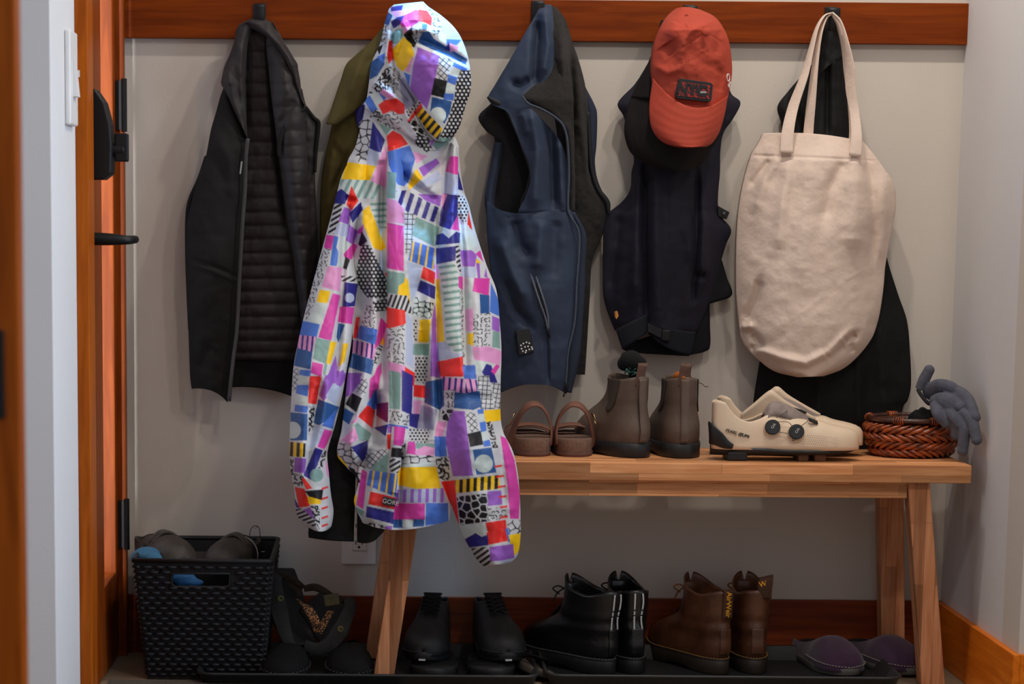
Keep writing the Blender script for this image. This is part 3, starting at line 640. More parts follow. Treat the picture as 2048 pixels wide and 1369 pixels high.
for (x, y) in ((462, 950), (478, 938), (498, 930), (516, 936), (466, 972), (488, 960), (508, 956), (532, 962), (474, 988), (496, 984), (516, 976), (536, 974), (492, 996)):
    p = cr('H', [(x, y)])[0]; add_cyl(bm, P(p[0], p[1], -.1338), .0019, .0008, (0, 1, 0), 10)
obj('badge_dots', bm, mat('white_print', (225, 225, 225), .6), pt, True)
bm = bmesh.new()
for j in range(9):
    for i in range(11):
        p = cr('H', [(438+i*7+j*1.1+(j % 2)*3.5, 856+j*9)])[0]; add_cyl(bm, P(p[0], p[1], -.1337), .0005, .0004, (0, 1, 0), 6)
setp(obj('badge_weave', bm, mat('grey_print', (92, 92, 94), .6), pt, True), kind='stuff')

# ------------------------------------------------------------------ navy vest under the caps
navy = mat('navy_cloth', (31, 29, 43), 0.72, 0.12, 8, bump=0.12, bscale=350, sheen=0.03, spec=.25)
navy2 = mat('navy_rib', (22, 25, 34), 0.85, 0.12, 12, bump=0.25, bscale=300, spec=.3)
navyin = mat('navy_inside', (16, 17, 23), 0.85, 0.12, 12, bump=0.25, bscale=300, spec=.3)
nv_ = thing('vest', 'dark navy vest hanging under the red cap and the black cap', 'vest', P(1375, 30, -.05))
rows = [(1340, 60, 1410, 60), (1300, 120, 1445, 130), (1270, 168, 1462, 186), (1236, 206, 1481, 206), (1247, 232, 1466, 238), (1256, 262, 1448, 264), (1268, 318, 1441, 300), (1263, 345, 1440, 345), (1260, 380, 1437, 380), (1243, 405, 1436, 410), (1216, 427, 1440, 430), (1208, 446, 1462, 458), (1206, 492, 1452, 490), (1206, 535, 1443, 520), (1207, 592, 1427, 580), (1217, 630, 1410, 625), (1230, 662, 1394, 664)]
cloth('front', rows, [(60, -.05, .02), (200, -.04, .03), (330, -.05, .04), (500, -.055, .06), (664, -.05, .05)], navy, nv_, th=.016, res=3.4, crumple=((44, .005, 71), (18, .001, 72)),
      folds=[([(1292, 330), (1290, 480), (1294, 640)], 8, -.0261), ([(1277, 330), (1274, 470), (1268, 600)], 12, .0174), ([(1310, 340), (1312, 480), (1318, 650)], 14, .0174), ([(1345, 340), (1344, 480)], 12, .0058), ([(1394, 340), (1394, 470), (1386, 600)], 7, -.0232), ([(1366, 470), (1378, 560), (1386, 600)], 6, -.0072), ([(1410, 420), (1405, 560)], 14, .0174), ([(1392, 550), (1410, 552)], 8, -.0174), ([(1240, 430), (1232, 500), (1222, 580)], 10, -.0116)])
rows = [(1232, 660, 1295, 628), (1237, 676, 1295, 645), (1245, 700, 1294, 666)]
cloth('waistband', rows, [(628, -.105, .01), (700, -.105, .01)], navy2, nv_, th=.01)
rows = [(1295, 634, 1392, 664, 1336, 656), (1296, 652, 1388, 684, 1336, 676), (1297, 668, 1382, 711, 1336, 697)]
cloth('waistband', rows, [(630, -.095, .012), (712, -.09, .012)], navy2, nv_, th=.01)
rows = [(1250, 690, 1296, 664), (1262, 702, 1300, 690, 1280, 692), (1296, 706, 1378, 712), (1300, 707, 1376, 713)]
cloth('back_inside', [(1246, 690, 1380, 650), (1250, 702, 1385, 690), (1290, 708, 1378, 713)], [(650, -.05, .008), (715, -.05, .008)], navyin, nv_, th=.01)
rows = [(1385, 500, 1444, 521, 1420, 510), (1392, 560, 1454, 556), (1395, 600, 1463, 592), (1397, 606, 1420, 608)]
cloth('side_flap', rows, [(500, -.045, .008), (610, -.045, .008)], navyin, nv_, th=.01)
cloth('back_panel', [(1380, 600, 1419, 604), (1378, 650, 1420, 650), (1376, 700, 1419, 698), (1378, 711, 1404, 706)], [(600, -.04, .006), (712, -.04, .006)], navyin, nv_, th=.01)
o = prism('buckle', cr('J', [(505, 1085), (570, 1090), (560, 1175), (500, 1165)]), -.112, -.100, black_metal, nv_, bev=.003)
prism('webbing', cr('J', [(404, 1040), (505, 1085), (500, 1150), (404, 1100)]), -.1085, -.098, trim_b, nv_, bev=.001)
prism('strap_tab', cr('J', [(895, 215), (980, 263), (958, 315), (900, 290)]), -.062, -.056, trim_b, nv_, bev=.001)
p = cr('J', [(940, 273)])[0]; bm = bmesh.new(); add_cyl(bm, P(p[0], p[1], -.063), .0042, .003, (0, 1, 0), 16); obj('snap', bm, mat('snap_grey', (90, 90, 92), .4, metal=.6), nv_, True)
prism('label_tag', cr('J', [(176, 965), (192, 957), (200, 990), (186, 1012), (178, 1000)]), -.1012, -.08, mat('orange_tag', (214, 140, 60), .6, .5, 120), nv_)

# ------------------------------------------------------------------ black coat behind the tote
coat_m = mat('black_coat', (9, 9, 10), 0.78, 0.2, 10, bump=0.15, bscale=220, spec=0.35)
bc = thing('coat', 'black coat hanging behind the canvas tote bag, its hem behind the bench shoes', 'coat', P(1660, 60, -.05))
rows = [(1646, 58, 1674, 56), (1644, 80, 1680, 80), (1640, 110, 1688, 115), (1610, 145, 1694, 150), (1575, 185, 1699, 190), (1556, 213, 1703, 215), (1563, 245, 1704, 245), (1566, 290, 1708, 290), (1560, 360, 1740, 360), (1552, 440, 1764, 440), (1545, 520, 1774, 515), (1538, 588, 1796, 588), (1530, 642, 1814, 642), (1523, 702, 1820, 702), (1516, 745, 1822, 770), (1508, 796, 1815, 802), (1506, 830, 1806, 815), (1506, 902, 1795, 902)]
cloth('coat_body', rows, [(50, -.048, .010), (200, -.042, .014), (300, -.04, .02), (520, -.035, .03), (890, -.03, .022)], coat_m, bc, th=.02, res=4, crumple=((60, .007, 81),),
      folds=[([(1656, 110), (1654, 270)], 5, -.012), ([(1668, 110), (1672, 270)], 12, .008), ([(1585, 190), (1600, 270)], 10, -.0116), ([(1716, 720), (1720, 860)], 10, .0087), ([(1640, 740), (1636, 870)], 12, .0087), ([(1760, 640), (1776, 860)], 14, .0116)])
cloth('collar', [(1645, 60, 1678, 58), (1642, 100, 1684, 95), (1640, 140, 1689, 110), (1637, 160, 1660, 112)], [(50, -.056, .010), (160, -.058, .008)], coat_m, bc, th=.012, crumple=((20, .004, 83),))
# ------------------------------------------------------------------ patterned hooded jacket: its printed fabric
PAL = {k: np.array(s2l(v)) for k, v in dict(W=(200,202,206), LB=(178,188,214), R=(228,46,40), Y=(243,196,14), P=(152,94,192), M=(210,64,162), PK=(222,152,200), B=(74,116,204),
       SB=(44,86,146), N=(42,40,126), K=(20,18,22), SG=(126,160,154), LG=(198,210,208), G=(152,152,176), DM=(128,34,96), V=(120,80,160)).items()}
def rnd(i, j, s): 
    h = np.sin(i*127.1+j*311.7+s*74.7)*43758.5453; return h-np.floor(h)
def pat(kind, U, V):
    k = kind.split(':'); t = k[0]
    if t in PAL: return np.broadcast_to(PAL[t], U.shape+(3,))
    a, b = PAL[k[1]], PAL[k[2]]
    if t == 'dot':
        s = float(k[3]); y = V/(s*.866); j = np.round(y); x = U/s-.5*(j % 2); i = np.round(x)
        m = np.hypot((x-i)*s, (y-j)*s*.866) < s*(.30 if k[1] == 'K' else .31)
    elif t == 'st':
        ang, per, du = map(float, k[3:6]); r = math.radians(ang); q = (U*math.cos(r)+V*math.sin(r))/per; m = (q-np.floor(q)) < du
    elif t == 'gr':
        ang, s, wl = map(float, k[3:6]); r = math.radians(ang); x = (U*math.cos(r)+V*math.sin(r))/s; y = (-U*math.sin(r)+V*math.cos(r))/s
        m = (np.abs(x-np.round(x))*s < wl/2) | (np.abs(y-np.round(y))*s < wl/2)
    elif t == 'cr':
        s, wl = map(float, k[3:5]); x = U/s; y = V/s; i0 = np.floor(x); j0 = np.floor(y); f1 = np.full(U.shape, 9.); f2 = f1.copy()
        for di in (-1, 0, 1):
            for dj in (-1, 0, 1):
                i = i0+di; j = j0+dj; d = np.hypot(i+.1+.8*rnd(i, j, 1)-x, j+.1+.8*rnd(i, j, 2)-y)
                f2 = np.minimum(f2, np.maximum(f1, d)); f1 = np.minimum(f1, d)
        m = (f2-f1)*s < wl
    elif t == 'sq':
        s, ln, wl = map(float, k[3:6]); x = U/s; y = V/s; i0 = np.floor(x); j0 = np.floor(y); m = np.zeros(U.shape, bool)
        for di in (-1, 0, 1):
            for dj in (-1, 0, 1):
                i = i0+di; j = j0+dj; cx = (i+.25+.5*rnd(i, j, 3)-x)*s; cy = (j+.25+.5*rnd(i, j, 4)-y)*s; an = rnd(i, j, 5)*math.pi
                c, sn = np.cos(an), np.sin(an); p = np.clip(-(cx*c+cy*sn), -ln, ln); bend = np.where(rnd(i, j, 6) > .5, .7, -.7)*np.abs(p)
                m |= np.hypot(cx+p*c-bend*sn, cy+p*sn+bend*c) < wl
    return np.where(m[..., None], b, a)
SQ, SQB, CH = 'sq:W:K:8:2.6:1.1', 'sq:W:K:8.5:4.2:1.9', 'sq:W:K:9:2.8:1.2'
DOT, WD = 'dot:K:W:8.4', 'dot:W:K:7.2'
CRW, CRK = 'cr:W:K:15:1.9', 'cr:K:W:15:1.9'
ZB = 'st:W:K:60:9:.5'; NS = 'st:PK:N:5:10:.4'; BY = 'st:B:Y:8:15:.24'; KY = 'st:Y:K:2:14:.5'; SGS = 'st:LG:SG:82:13:.42'
PRINT = [
('B','LB',[(770,70),(860,20),(1010,8),(1130,100),(1290,280),(1180,260),(1060,130),(960,60)]),('B','N',[(800,50),(870,38),(860,75),(800,75)]),('B','PK',[(800,80),(890,70),(885,100),(830,115)]),  # first light-blue patch: blue light on the hood top, painted into the print
('B','M',[(860,160),(890,110),(960,70),(975,80),(975,150),(930,180),(880,185)]),('B','R',[(985,70),(1040,80),(1075,130),(1070,175),(1030,150),(985,140)]),('B',SQ,[(1040,55),(1070,75),(1140,130),(1130,230),(1080,240),(1075,170),(1080,130)]),
('B','N',[(800,150),(835,125),(880,110),(850,165),(815,190)]),('B','PK',[(870,190),(930,185),(900,220),(880,225)]),('B','B',[(1010,165),(1040,170),(1035,200),(1010,195)]),
('B','SG',[(800,250),(830,205),(870,205),(868,250),(840,300),(805,290)]),('B','K',[(885,240),(940,190),(945,260),(965,290),(950,320),(920,290)]),('B',CH,[(945,195),(1015,205),(970,290),(945,250)]),
('B','SB',[(985,290),(1015,225),(1060,220),(1090,270),(1180,330),(1270,380),(1310,400),(1300,440),(1200,390),(1090,340),(1030,315)]),('B','B',[(1180,270),(1270,275),(1240,305),(1180,300)]),('B','N',[(1165,340),(1190,290),(1210,350)]),('B','PK',[(1200,300),(1250,320),(1245,345),(1205,350)]),
('B','Y',[(810,340),(850,300),(880,260),(930,310),(945,370),(920,430),(875,485),(840,450),(815,390)]),('B','SB',[(770,90),(800,110),(775,170),(750,160)]),('B',SQ,[(740,170),(770,180),(755,290),(720,300)]),('B','R',[(780,290),(800,280),(805,400),(780,430),(770,370)]),('B','K',[(700,330),(735,310),(715,370)]),
('B','SB',[(660,430),(705,400),(745,440),(700,510),(650,540)]),('B','B',[(705,390),(750,370),(745,430)]),('B',SQB,[(640,640),(760,470),(800,460),(800,600),(690,630)]),('B',CH,[(800,460),(850,500),(860,540),(820,640),(780,610)]),
('B','G',[(850,560),(880,535),(985,690),(940,720),(890,745),(870,640)]),('B','P',[(980,330),(1125,390),(1090,540),(1040,740),(985,680),(930,600),(950,450)]),('B','gr:W:K:40:9:1.6',[(1125,400),(1210,410),(1170,550),(1110,535)]),
('B','B',[(1230,430),(1310,470),(1300,490),(1222,455)]),('B','LG',[(1205,470),(1270,490),(1255,530),(1200,520)]),('B','B',[(1190,515),(1245,535),(1240,580),(1185,560)]),('B','K',[(1095,540),(1175,560),(1155,665),(1075,645)]),('B','LG',[(1180,580),(1235,590),(1220,640),(1170,640)]),('B','B',[(1165,645),(1220,645),(1215,685),(1160,680)]),
('B','B',[(885,500),(925,520),(915,590)]),('B','PK',[(895,480),(935,400),(945,400),(920,490)]),
('B','SB',[(1080,670),(1205,700),(1190,770),(1160,840),(1070,760)]),('B','o:LG:1115:790:56',None),('B',DOT,[(1270,490),(1340,490),(1345,620),(1300,760),(1250,900),(1200,960),(1130,930),(1180,840),(1230,690),(1240,570)]),
('B','R',[(910,825),(995,710),(1005,740),(920,835)]),('B','st:Y:K:40:13:.5',[(975,790),(1010,740),(1140,880),(1110,955),(1040,880)]),('B',CRK,[(915,840),(960,820),(1060,960),(1030,1010),(960,900)]),('B',DOT,[(965,940),(1010,930),(1070,1010),(1040,1040),(970,990)]),('B','SG',[(1080,990),(1130,950),(1200,950),(1170,990),(1110,1020)]),('B','P',[(1060,965),(1090,965),(1070,1000)]),('B',WD,[(905,760),(985,690),(990,710),(920,800)]),
('B','B',[(615,690),(650,660),(700,750),(660,765)]),('B','LG',[(660,660),(700,635),(740,700),(705,730)]),('B','B',[(710,630),(760,660),(745,690)]),('B','PK',[(725,640),(740,615),(805,650),(800,680),(770,670)]),('B','R',[(715,720),(760,690),(830,680),(880,720),(880,775),(830,780),(800,755),(745,780)]),
('B',SQB,[(655,800),(690,755),(745,790),(720,830)]),('B',CH,[(745,790),(800,765),(870,800),(850,890),(800,880),(740,850)]),('B','N',[(545,715),(615,725),(590,870),(555,880)]),('B','M',[(546,650),(600,690),(546,702)]),
('B',CRW,[(580,850),(610,810),(660,840),(655,930),(620,1110),(560,1100),(550,1020)]),('B','N',[(670,840),(745,960),(720,1045),(650,1010)]),('B','SG',[(715,850),(790,880),(760,920)]),('B','LB',[(645,1030),(720,1050),(690,1130),(635,1110)]),('B','R',[(770,935),(810,900),(860,930),(905,985),(780,1035)]),
('B','B',[(775,1045),(920,1005),(955,1090),(910,1240),(880,1270),(840,1255),(785,1130)]),('B','PK',[(660,1240),(730,1060),(760,1000),(765,1100),(755,1280),(720,1260)]),('B','PK',[(950,1040),(1040,1070),(970,1115)]),('B','Y',[(460,1225),(500,1115),(685,1140),(640,1240)]),('B','Y',[(920,1260),(965,1160),(1005,1220),(920,1300)]),('B','P',[(990,1150),(1100,1090),(1120,1120),(1020,1205)]),
('B','LB',[(930,1300),(1110,1170),(1140,1230),(1000,1290)]),('B','M',[(1200,1075),(1250,1080),(1250,1195),(1175,1170)]),('B','LB',[(1165,1190),(1250,1205),(1245,1330),(1150,1325)]),('B','N',[(1255,1180),(1285,1300),(1255,1290)]),('B','st:LG:SG:25:14:.45',[(440,1230),(640,1240),(720,1275),(690,1360),(560,1350),(470,1310)]),
('C','N',[(370,90),(385,25),(420,0),(465,40),(440,90)]),('C','R',[(460,95),(490,-20),(530,75),(490,135)]),('C',ZB,[(330,300),(375,100),(425,105),(390,290)]),('C','P',[(405,210),(440,125),(480,140),(465,230)]),('C','N',[(480,160),(550,90),(560,140),(500,220)]),('C','st:LG:SG:88:12:.4',[(615,80),(725,80),(725,260),(680,250),(640,160)]),('C','Y',[(570,150),(610,110),(720,390),(690,410),(640,390),(570,230)]),
('C','M',[(525,290),(570,240),(560,300)]),('C','P',[(455,340),(470,240),(530,290),(500,370)]),('C','LB',[(375,300),(400,235),(465,240),(455,320)]),('C','M',[(305,390),(320,315),(365,320),(350,405)]),('C','B',[(345,510),(370,320),(400,330),(385,400),(405,440),(385,515)]),('C','LG',[(395,500),(408,330),(450,325),(440,410),(420,520)]),
('C',SQ,[(165,890),(235,600),(300,410),(340,410),(320,520),(260,690),(200,870)]),('C','PK',[(290,660),(330,530),(425,540),(405,690)]),('C','M',[(440,440),(500,370),(525,390),(490,470),(450,460)]),('C','K',[(435,530),(450,465),(475,485),(455,540)]),('C','K',[(540,370),(560,290),(590,350),(560,385)]),('C',DOT,[(530,560),(560,380),(620,390),(735,640),(730,740),(600,730),(545,660)]),('C',ZB,[(425,590),(530,595),(500,625),(430,625)]),
('C','N',[(445,640),(530,650),(510,790),(430,800)]),('C','o:LB:476:740:33',None),('C','Y',[(255,765),(275,690),(340,700),(320,770)]),('C','LG',[(195,900),(250,775),(320,785),(270,920)]),('C','M',[(265,1005),(360,715),(410,730),(350,1025)]),('C','B',[(135,990),(150,900),(265,925),(245,1010)]),('C',NS,[(120,1080),(135,1000),(240,1010),(215,1110)]),('C','SB',[(100,1200),(120,1090),(215,1115),(205,1225)]),
('C','SG',[(230,1150),(250,1020),(345,1040),(320,1190)]),('C','Y',[(320,1180),(345,1045),(385,1050),(345,1190)]),('C','gr:W:K:40:8:1.3',[(80,1369),(95,1230),(130,1230),(110,1369)]),('C','M',[(215,1250),(225,1185),(290,1200),(280,1275)]),('C','B',[(135,1265),(145,1235),(205,1240),(200,1275)]),('C','LG',[(125,1320),(135,1275),(195,1285),(190,1330)]),('C','SG',[(295,1260),(305,1200),(320,1205),(310,1265)]),('C','R',[(200,1369),(210,1280),(280,1290),(260,1369)]),('C','P',[(290,1369),(380,1140),(390,1230),(370,1369)]),
('C','M',[(400,900),(415,805),(505,810),(490,915)]),('C','SB',[(390,1000),(400,920),(440,930),(400,1040)]),('C','Y',[(385,1240),(410,1180),(430,1060),(465,1060),(440,1170),(400,1210)]),('C','R',[(500,1010),(520,880),(545,880),(530,1010)]),('C',SQ,[(560,920),(600,770),(660,800),(640,950)]),('C','B',[(530,1010),(550,935),(660,960),(650,1060)]),('C',NS,[(490,1110),(500,1030),(655,1065),(640,1160)]),('C','SB',[(470,1210),(490,1120),(640,1170),(620,1260)]),
('C','P',[(370,1270),(430,1240),(445,1290),(400,1369)]),('C','P',[(450,1260),(560,1260),(500,1369),(450,1369)]),('C',DOT,[(640,770),(730,750),(733,820),(660,830)]),('C','M',[(650,1080),(690,880),(730,930),(690,1050)]),('C','Y',[(690,1050),(715,1000),(710,1060)]),('C','M',[(610,1369),(660,1230),(690,1190),(690,1260),(640,1369)]),('C',SQB,[(640,1180),(670,1070),(700,1080),(660,1190)]),
('C','SG',[(735,-120),(795,-110),(785,50),(735,50)]),('C','PK',[(735,65),(845,90),(845,225),(735,215)]),('C','M',[(735,230),(845,255),(845,550),(735,530)]),('C','SG',[(735,560),(850,580),(855,640),(820,660),(810,710),(735,700)]),('C','Y',[(810,710),(820,660),(850,640),(855,600),(875,630),(890,770),(850,720)]),('C','R',[(718,570),(733,570),(733,600)]),('C','st:W:K:20:9:.5',[(745,720),(870,730),(905,850),(740,790)]),
('C','R',[(735,810),(850,830),(855,910),(800,950),(735,940)]),('C',CH,[(735,960),(850,930),(855,1190),(735,1170)]),('C','LB',[(865,850),(905,900),(915,1220),(860,1180)]),('C','PK',[(745,1180),(855,1210),(850,1280),(750,1270)]),('C','R',[(860,1220),(920,1260),(915,1340),(855,1290)]),
('C','st:W:N:18:18:.5',[(800,10),(870,10),(1095,130),(1080,230),(880,150),(810,80)]),('C','P',[(950,30),(1100,40),(1090,110),(1000,70)]),('C','gr:W:K:2:10:1.6',[(850,150),(930,180),(900,420),(860,430)]),('C','SG',[(910,310),(935,190),(1085,260),(1060,385)]),('C',BY,[(885,480),(910,355),(1055,405),(1050,540)]),('C','LB',[(870,500),(970,530),(940,620),(890,630)]),('C','R',[(970,600),(985,530),(1060,570),(1050,640)]),('C','N',[(945,690),(965,625),(1060,665),(1055,745)]),
('C','LB',[(890,640),(950,640),(920,720),(900,760)]),('C','cr:LG:K:11:1.7',[(910,850),(930,740),(1045,780),(1030,880)]),('C',WD,[(915,1030),(915,895),(940,895),(935,1030)]),('C','Y',[(950,1035),(960,895),(1030,895),(1015,1040)]),('C','SG',[(915,1125),(920,1060),(1015,1060),(1010,1130)]),('C',WD,[(925,1310),(930,1150),(1010,1155),(1000,1320)]),('C','P',[(1030,1270),(1040,900),(1060,780),(1080,1000),(1095,1280)]),
('C','N',[(1115,30),(1215,45),(1210,170),(1165,265),(1095,240)]),('C','M',[(1175,265),(1215,180),(1225,275)]),('C','PK',[(1110,30),(1140,40),(1105,130)]),('C','N',[(1070,375),(1080,310),(1120,300),(1155,330),(1200,290),(1230,300),(1230,360)]),('C','N',[(1075,505),(1075,405),(1200,390),(1195,480)]),('C',ZB,[(1205,390),(1230,390),(1240,580),(1210,500)]),
('C',WD,[(1220,190),(1220,30),(1260,60),(1285,130),(1270,220)]),('C','R',[(1285,240),(1290,150),(1315,270)]),('C','LG',[(1235,380),(1240,240),(1290,250),(1345,370),(1310,440)]),('C','P',[(1240,420),(1310,420),(1340,450),(1330,520),(1255,520)]),('C','M',[(1345,440),(1370,420),(1390,490)]),('C','Y',[(1345,475),(1375,500),(1345,500)]),('C','LB',[(1250,535),(1340,535),(1330,600),(1250,590)]),
('C',SGS,[(1085,520),(1190,500),(1225,600),(1245,1100),(1190,1100),(1140,1040),(1120,700)]),('C','Y',[(1065,620),(1090,615),(1125,1030),(1075,1040)]),('C','PK',[(1060,510),(1080,530),(1080,610),(1065,600)]),('C','LB',[(1080,1050),(1140,1050),(1180,1115),(1240,1115),(1240,1145),(1090,1165)]),('C','R',[(1085,1180),(1250,1145),(1250,1275),(1105,1275)]),('C',SQ,[(1230,690),(1250,700),(1270,1200),(1255,1200)]),('C','M',[(1225,600),(1250,600),(1250,680),(1225,660)]),
('C','M',[(1325,690),(1335,610),(1430,610),(1425,720)]),('C','SB',[(1375,840),(1370,720),(1430,730),(1430,840)]),('C','B',[(1440,830),(1445,640),(1500,780),(1500,860)]),('C','P',[(1345,510),(1365,510),(1370,600),(1355,600)]),('C','P',[(1400,590),(1410,540),(1420,600)]),('C','LG',[(1260,610),(1320,610),(1310,790),(1260,790)]),('C','PK',[(1270,830),(1320,820),(1320,960),(1275,960)]),('C',SQ,[(1320,1060),(1330,860),(1435,850),(1435,1070)]),
('C','P',[(1455,870),(1500,890),(1500,970),(1455,950)]),('C','SG',[(1460,970),(1500,985),(1505,1080),(1455,1070)]),('C','Y',[(1285,990),(1320,985),(1320,1060),(1285,1050)]),('C','PK',[(1325,1080),(1430,1080),(1515,1110),(1500,1195),(1420,1170),(1335,1160)]),('C','B',[(1255,1210),(1335,1205),(1340,1290),(1265,1290)]),('C','LG',[(1340,1180),(1400,1180),(1400,1240),(1345,1260)]),('C','N',[(1390,1250),(1415,1200),(1445,1210),(1485,1320),(1430,1310)]),('C','M',[(1450,1240),(1480,1200),(1500,1210),(1470,1260)]),
('C','st:PK:N:5:12:.4',[(1100,1285),(1260,1300),(1258,1460),(1110,1430)]),('C','st:PK:N:-10:11:.35',[(1275,1300),(1350,1310),(1345,1450),(1265,1470)]),('C','gr:W:K:4:9:1.5',[(1350,1285),(1430,1280),(1475,1570),(1380,1560)]),('C','gr:W:K:10:9:1.5',[(1450,1330),(1510,1330),(1510,1490),(1480,1570)]),
('D','B',[(115,90),(120,40),(190,40),(185,110)]),('D','LG',[(110,160),(115,110),(185,118),(180,170)]),('D','B',[(105,215),(110,175),(185,185),(180,225)]),('D','R',[(195,155),(205,-10),(275,-20),(250,160)]),('D','P',[(275,100),(310,-20),(400,-60),(350,80),(300,140)]),('D','LB',[(320,110),(365,30),(420,60),(380,170)]),('D','SB',[(75,230),(185,240),(180,410),(75,410)]),('D','o:LG:85:345:58',None),('D',SQB,[(195,370),(200,190),(235,200),(230,330)]),
('D','SB',[(235,290),(265,140),(400,190),(370,250),(270,305)]),('D','B',[(290,310),(390,200),(360,330)]),('D','LB',[(200,470),(235,315),(330,350),(260,440)]),('D','M',[(260,455),(305,345),(355,360),(305,470)]),('D','N',[(165,650),(240,470),(290,490),(215,680)]),('D','st:Y:K:2:13:.5',[(66,520),(68,430),(170,440),(165,525)]),('D','P',[(100,625),(105,540),(175,545),(165,635)]),('D',SQB,[(72,700),(72,550),(95,550),(95,640),(155,660),(150,730)]),
('D',SQB,[(250,600),(270,560),(300,490),(320,500),(290,600)]),('D','o:SG:250:655:46',None),('D','R',[(155,690),(165,675),(215,740),(180,745)]),('D','R',[(105,740),(165,755),(200,860),(130,870)]),('D','K',[(175,765),(290,755),(280,820),(210,800)]),('D','Y',[(190,800),(275,825),(270,850),(205,850)]),('D','N',[(95,800),(130,875),(110,870)]),('D','P',[(150,900),(205,880),(240,960),(200,950)]),('D','st:W:K:70:8:.55',[(105,890),(150,890),(245,970),(235,1010),(120,940)]),('D',SQB,[(210,870),(270,870),(270,1020),(240,960)]),('D','PK',[(310,560),(335,600),(345,680),(320,640)]),
('D','gr:W:K:35:9:1.5',[(520,70),(560,0),(600,0),(580,110)]),('D','K',[(455,165),(490,95),(555,130),(520,215)]),('D','P',[(430,120),(450,0),(560,0),(480,100)]),('D','M',[(610,130),(620,0),(690,-60),(670,60)]),('D','B',[(600,170),(660,60),(665,190),(640,200)]),('D','R',[(540,250),(600,180),(645,215),(630,325)]),('D','SG',[(510,320),(530,300),(620,370),(600,410),(545,410)]),('D','PK',[(430,410),(510,330),(530,400),(480,440)]),('D','N',[(495,465),(600,420),(590,520),(565,560)]),('D','PK',[(480,300),(540,245),(520,290)]),
('D','SB',[(420,260),(445,200),(500,235),(470,300)]),('D',CRW,[(390,505),(420,420),(480,460),(580,590),(545,680),(450,590)]),('D','Y',[(380,515),(400,520),(460,590),(450,600)]),('D','K',[(470,600),(510,620),(550,700),(520,700)]),('D','M',[(525,850),(560,620),(595,640),(570,880)]),('D','Y',[(500,860),(510,790),(525,800),(515,870)]),('D','SG',[(510,870),(570,900),(560,930),(515,890)]),('D','gr:W:K:40:9:1.5',[(595,520),(720,470),(730,500),(640,600),(600,610)]),('D','SG',[(630,600),(740,500),(730,640),(640,620)]),
('D',BY,[(600,720),(620,625),(800,650),(790,800)]),('D','R',[(610,850),(625,770),(790,810),(780,885)]),('D','N',[(595,940),(600,870),(780,910),(770,985)]),('D',CRW,[(580,975),(720,1000),(700,1025),(580,1000)]),('D','P',[(725,1005),(765,1005),(760,1025),(725,1025)]),('D','DM',[(665,170),(738,160),(735,290),(665,240)]),('D','N',[(650,330),(735,310),(720,380)]),
('D','SG',[(745,-60),(825,-40),(820,195),(750,190)]),('D','N',[(835,-60),(910,-20),(900,235),(835,205)]),('D',CH,[(755,210),(880,240),(875,310),(755,290)]),('D','B',[(745,303),(870,322),(870,335),(745,315)]),('D','P',[(740,322),(765,322),(760,360),(740,360)]),('D','R',[(735,380),(760,380),(755,470),(735,465)]),('D','M',[(785,325),(855,335),(840,450),(780,440)]),('D','K',[(770,470),(830,475),(825,530),(765,525)]),('D',ZB,[(755,540),(820,560),(820,640),(755,620)]),('D',SQB,[(835,450),(860,440),(850,560),(830,580)]),
('D','R',[(920,40),(990,45),(985,120),(920,110)]),('D','PK',[(915,150),(970,150),(950,230),(915,240)]),('D','SB',[(1000,20),(1110,0),(1120,170),(1090,200),(995,150)]),('D','N',[(890,240),(950,240),(940,330),(890,310)]),('D','G',[(970,180),(1070,210),(1050,340),(945,330)]),('D',WD,[(890,340),(1020,350),(1005,430),(890,420)]),('D','M',[(870,500),(880,430),(920,435),(930,510)]),('D','SG',[(935,435),(1050,440),(1050,465),(940,470)]),('D','PK',[(930,490),(990,460),(1050,470),(1050,515),(940,515)]),
('D',CRW,[(860,520),(1040,520),(1050,560),(850,580)]),('D','LG',[(840,580),(1050,565),(1060,598),(835,605)]),('D','Y',[(815,640),(835,605),(1065,600),(1095,740),(1000,755),(815,720)]),('D','st:LB:P:2:15:.45',[(800,840),(810,755),(1110,745),(1135,840)]),('D','M',[(780,955),(795,850),(985,850),(985,955)]),('D','B',[(1000,995),(1005,850),(1145,850),(1150,975)]),('D','SB',[(780,1010),(785,962),(840,965),(840,1010)]),('D','LG',[(845,1005),(845,965),(910,965),(910,1005)]),('D','SB',[(915,1005),(920,960),(980,960),(980,1000)]),
('D',CH,[(1120,80),(1195,75),(1180,190),(1140,180)]),('D','SB',[(1195,190),(1205,90),(1275,100),(1360,80),(1375,180),(1320,200)]),('D',CRK,[(1105,265),(1120,210),(1180,210),(1170,285)]),('D','P',[(1150,300),(1185,220),(1265,225),(1280,400),(1310,600),(1320,650),(1185,655),(1140,420)]),('D','gr:W:K:40:9:1.5',[(1270,245),(1330,220),(1355,340),(1310,355)]),('D','B',[(1355,210),(1390,200),(1390,230),(1360,235)]),('D','LG',[(1365,240),(1395,240),(1400,290),(1370,285)]),('D','B',[(1370,300),(1405,290),(1410,350),(1380,355)]),('D','LG',[(1385,365),(1415,355),(1425,410),(1390,415)]),
('D','Y',[(1400,215),(1505,205),(1510,275),(1415,290)]),('D','K',[(1290,375),(1370,355),(1385,440),(1305,455)]),('D','B',[(1395,425),(1430,415),(1440,450),(1400,455)]),('D','SB',[(1325,485),(1445,470),(1475,630),(1350,645)]),('D','o:LG:1395:575:62',None),('D',SQB,[(1415,300),(1450,290),(1490,460),(1455,460)]),('D','PK',[(1075,310),(1090,290),(1135,295),(1110,390),(1065,380)]),('D','B',[(1060,395),(1130,395),(1140,520),(1065,520)]),('D',SQB,[(1065,540),(1150,535),(1160,680),(1095,680)]),
